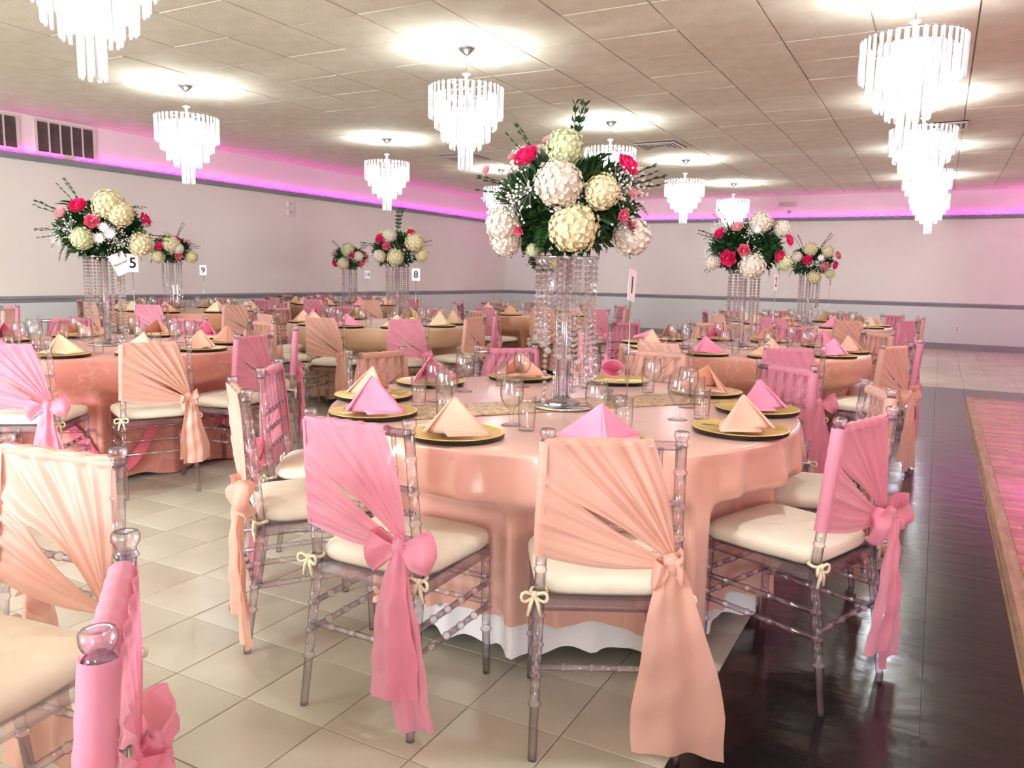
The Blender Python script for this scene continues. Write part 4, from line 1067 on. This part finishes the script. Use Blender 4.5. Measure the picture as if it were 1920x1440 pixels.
# ------------------------------------------------------------------ centrepieces
def units(sc, rows): return [(k, c, dx / sc, -dy / sc, r / sc) for k, c, dx, dy, r in rows]
BQ = {
 'main': (465, 1.535, 1.0, 'largest, nearest bouquet of white hydrangeas and hot pink roses on a crystal stand', [
   ('hyd', 'white', -17, -18, 40), ('hyd', 'cream', 55, -6, 30), ('hyd', 'cream', 10, 52, 42), ('hyd', 'white', -112, 45, 32), ('hyd', 'white', -108, 72, 28), ('hyd', 'white', 112, 62, 34),
   ('hyd', 'green', -8, -82, 32), ('rose', 'hot', -74, -68, 21), ('rose', 'hot', 100, -58, 20), ('carn', 'pale', -141, -46, 13), ('carn', 'pale', -36, -96, 15), ('carn', 'pink', -82, 55, 13),
   ('carn', 'pink', 90, 30, 15), ('carn', 'pink', 106, 44, 13), ('carn', 'pale', -98, -68, 12), ('hyd', 'green', -60, 88, 12), ('rose', 'pale', 108, -8, 9)], ((.05, .9, .23), (-.5, .55, .2), (.75, .2, .22), (-.8, .1, .2), (.7, .3, .2))),
 'T5': (278, 1.50, 1.0, 'bouquet with two cream hydrangeas and hot pink roses over the table numbered 5', [
   ('hyd', 'cream', 12, -42, 28), ('hyd', 'cream', 30, -26, 24), ('hyd', 'green', -32, 20, 20), ('hyd', 'cream', 62, 26, 22), ('rose', 'hot', -36, -38, 14), ('rose', 'hot', 73, -20, 12), ('rose', 'pink', -15, -10, 12),
   ('daisy', 'white', 10, 10, 13), ('daisy', 'white', -6, 18, 12), ('rose', 'pale', -64, -25, 10), ('daisy', 'white', 2, 0, 11)], ((-.7, .3, .25), (-.5, .6, .22), (.9, -.1, .25), (-.8, -.15, .22))),
 'T9': (146, 1.50, .92, 'smaller bouquet nearest the left wall over the table numbered 9', [
   ('hyd', 'cream', 0, -8, 15), ('hyd', 'cream', -22, 16, 12), ('hyd', 'cream', 34, 14, 12), ('rose', 'hot', -19, -4, 7), ('rose', 'hot', 10, -15, 6), ('rose', 'pink', 12, 12, 7), ('hyd', 'white', 12, 0, 10), ('carn', 'pale', -18, -18, 6), ('carn', 'pale', 28, -12, 6)], ((.35, .8, .22), (-.9, .3, .2), (.9, .1, .2))),
 'T12': (114, 1.49, 1.0, 'smallest bouquet, left of the pair, over the table numbered 12', [
   ('hyd', 'green', -4, -14, 12), ('hyd', 'cream', -12, 12, 11), ('rose', 'hot', 4, -6, 7), ('rose', 'hot', -27, 12, 6), ('rose', 'pink', 22, 10, 6), ('hyd', 'white', 16, -2, 9), ('carn', 'pale', -26, -6, 6), ('rose', 'pink', 30, -4, 6)], ((-.6, .6, .22), (.7, .5, .2))),
 'T8': (179, 1.505, .98, 'bouquet with a cream hydrangea and rose pair over the table numbered 8', [
   ('hyd', 'cream', 30, -10, 17), ('hyd', 'cream', -4, 18, 15), ('hyd', 'white', -14, -22, 13), ('rose', 'hot', -30, -16, 9), ('rose', 'hot', 26, -26, 9), ('rose', 'pink', -20, -2, 7), ('hyd', 'cream', 44, 12, 13), ('rose', 'pale', 42, -16, 8), ('hyd', 'white', -32, 16, 12)], ((0, .9, .26), (.9, .1, .2), (-.9, .1, .22))),
 'TR1': (243, 1.50, 1.0, 'large bouquet of pink roses with much baby breath, on the right', [
   ('hyd', 'white', 12, 36, 24), ('hyd', 'white', 22, -42, 20), ('rose', 'hot', -30, 22, 14), ('rose', 'pink', -4, 8, 10), ('rose', 'hot', -48, -22, 10), ('rose', 'pale', -17, -34, 10), ('rose', 'hot', 58, 18, 11), ('rose', 'hot', 74, -12, 10),
   ('hyd', 'green', 66, 28, 16), ('hyd', 'white', 60, -32, 16), ('hyd', 'white', -58, 30, 14), ('rose', 'pale', 40, -46, 8), ('daisy', 'white', 16, -26, 10)], ((-.9, .3, .22), (-.7, .7, .2), (-.9, -.6, .2))),
 'TR2': (153, 1.50, .95, 'bouquet at far right, partly behind the large pink rose bouquet', [
   ('hyd', 'cream', -2, -20, 13), ('hyd', 'cream', 8, 30, 13), ('hyd', 'cream', 28, -16, 11), ('rose', 'hot', -6, 0, 8), ('rose', 'hot', 42, 8, 7), ('rose', 'pink', 24, 10, 7), ('rose', 'pink', 46, -10, 7), ('daisy', 'white', 16, -4, 8), ('hyd', 'green', 34, 24, 9), ('hyd', 'white', -24, -6, 10)], ((.5, .8, .24), (-.5, .7, .2))),
 'Tc': (134, 1.48, .9, 'bouquet hidden behind the nearest large bouquet', [('hyd', 'white', 0, 0, 14), ('rose', 'hot', -15, -10, 7), ('hyd', 'cream', 18, 8, 12)], ()),
}
OFFS = {'main': (.035, -.06), 'T5': (-.01, 0), 'T9': (-.16, -.10), 'T8': (.16, .10), 'T12': (.07, .06), 'TR1': (0, 0), 'TR2': (-.03, 0), 'Tc': (.03, .05)}
for k_, T_ in enumerate(TABLES):
    key = T_['key']; cx, cyy = T_['c']; ox, oy = OFFS[key]; x, y = cx + ox, cyy + oy
    ztop = ZT + (.0045 if key == 'main' else .0018)
    crystal_stand(x, y, ztop, .5 + k_ * .37 if key != 'main' else 1.2, 'crystal bead stand in the middle of ' + T_['name'], T_['fine'] == 2)
    sc, zc, bs_, lb, rows, tw = BQ[key]
    bouquet(x, y, zc + .045, units(sc, rows), lb, bs_, T_['fine'] > 0, k_ + 1, tw)
def yaw_to_cam(x, y): return math.atan2(-y, -x) + PI / 2
def card_at(x, y, num, lb, turn=0.0, **k): card_stand(x, y, ZT + .001, yaw_to_cam(x, y) + turn, num, lb, **k)
card_at(-1.09, 3.02, '1', 'tall stand holding a numeral 1 card almost edge-on at the front table', 1.24, H_=.44, tilt=.14)
card_at(-4.75, 3.45, '5', 'number stand with a 5 card and a tilted reserved card', .25, H_=.505, extra='Reserved', w_=.07, h_=.12)
card_at(-8.23, 6.97, '9', 'number stand with a 9 card by the left wall', 0, H_=.46)
card_at(-4.74, 6.68, '8', 'number stand with an 8 card behind the pink sashed chair', 0, H_=.46)
card_at(-8.28, 10.3, '12', 'number stand with a 12 card, farthest left', 0, H_=.44)
card_at(-1.08, 6.12, '2', 'number stand with its card turned edge-on beside the large right bouquet', 1.3, H_=.46)
card_at(-1.17, 10.2, '3', 'number stand with its card turned edge-on at the farthest right table', 1.3, H_=.46)
# small votive holders by the centrepieces
me_vot = MB().rev([(.001, 0), (.022, 0), (.026, .012), (.028, .045), (.026, .045), (.023, .014), (.001, .008)], 14).mesh('votive_holder', m_crystal)
for k_, T_ in enumerate(TABLES):
    cx, cyy = T_['c']
    if T_['fine'] == 0: continue
    for j, (a, nm) in enumerate(((20, 'right'), (60, 'far right'))):
        a = math.radians(a); t = empty('votive_holder', (cx + .24 * cos(a), cyy + .24 * sin(a), ZT + .004), 0, 'small glass candle holder, %s of the stand on %s' % (nm, T_['name']), 'candle holder')
        inst('glass', me_vot, t); obj('candle', MB().rod((0, 0, .009), (0, 0, .028), [(0, .018), (1, .018)], 12), m_card, t)
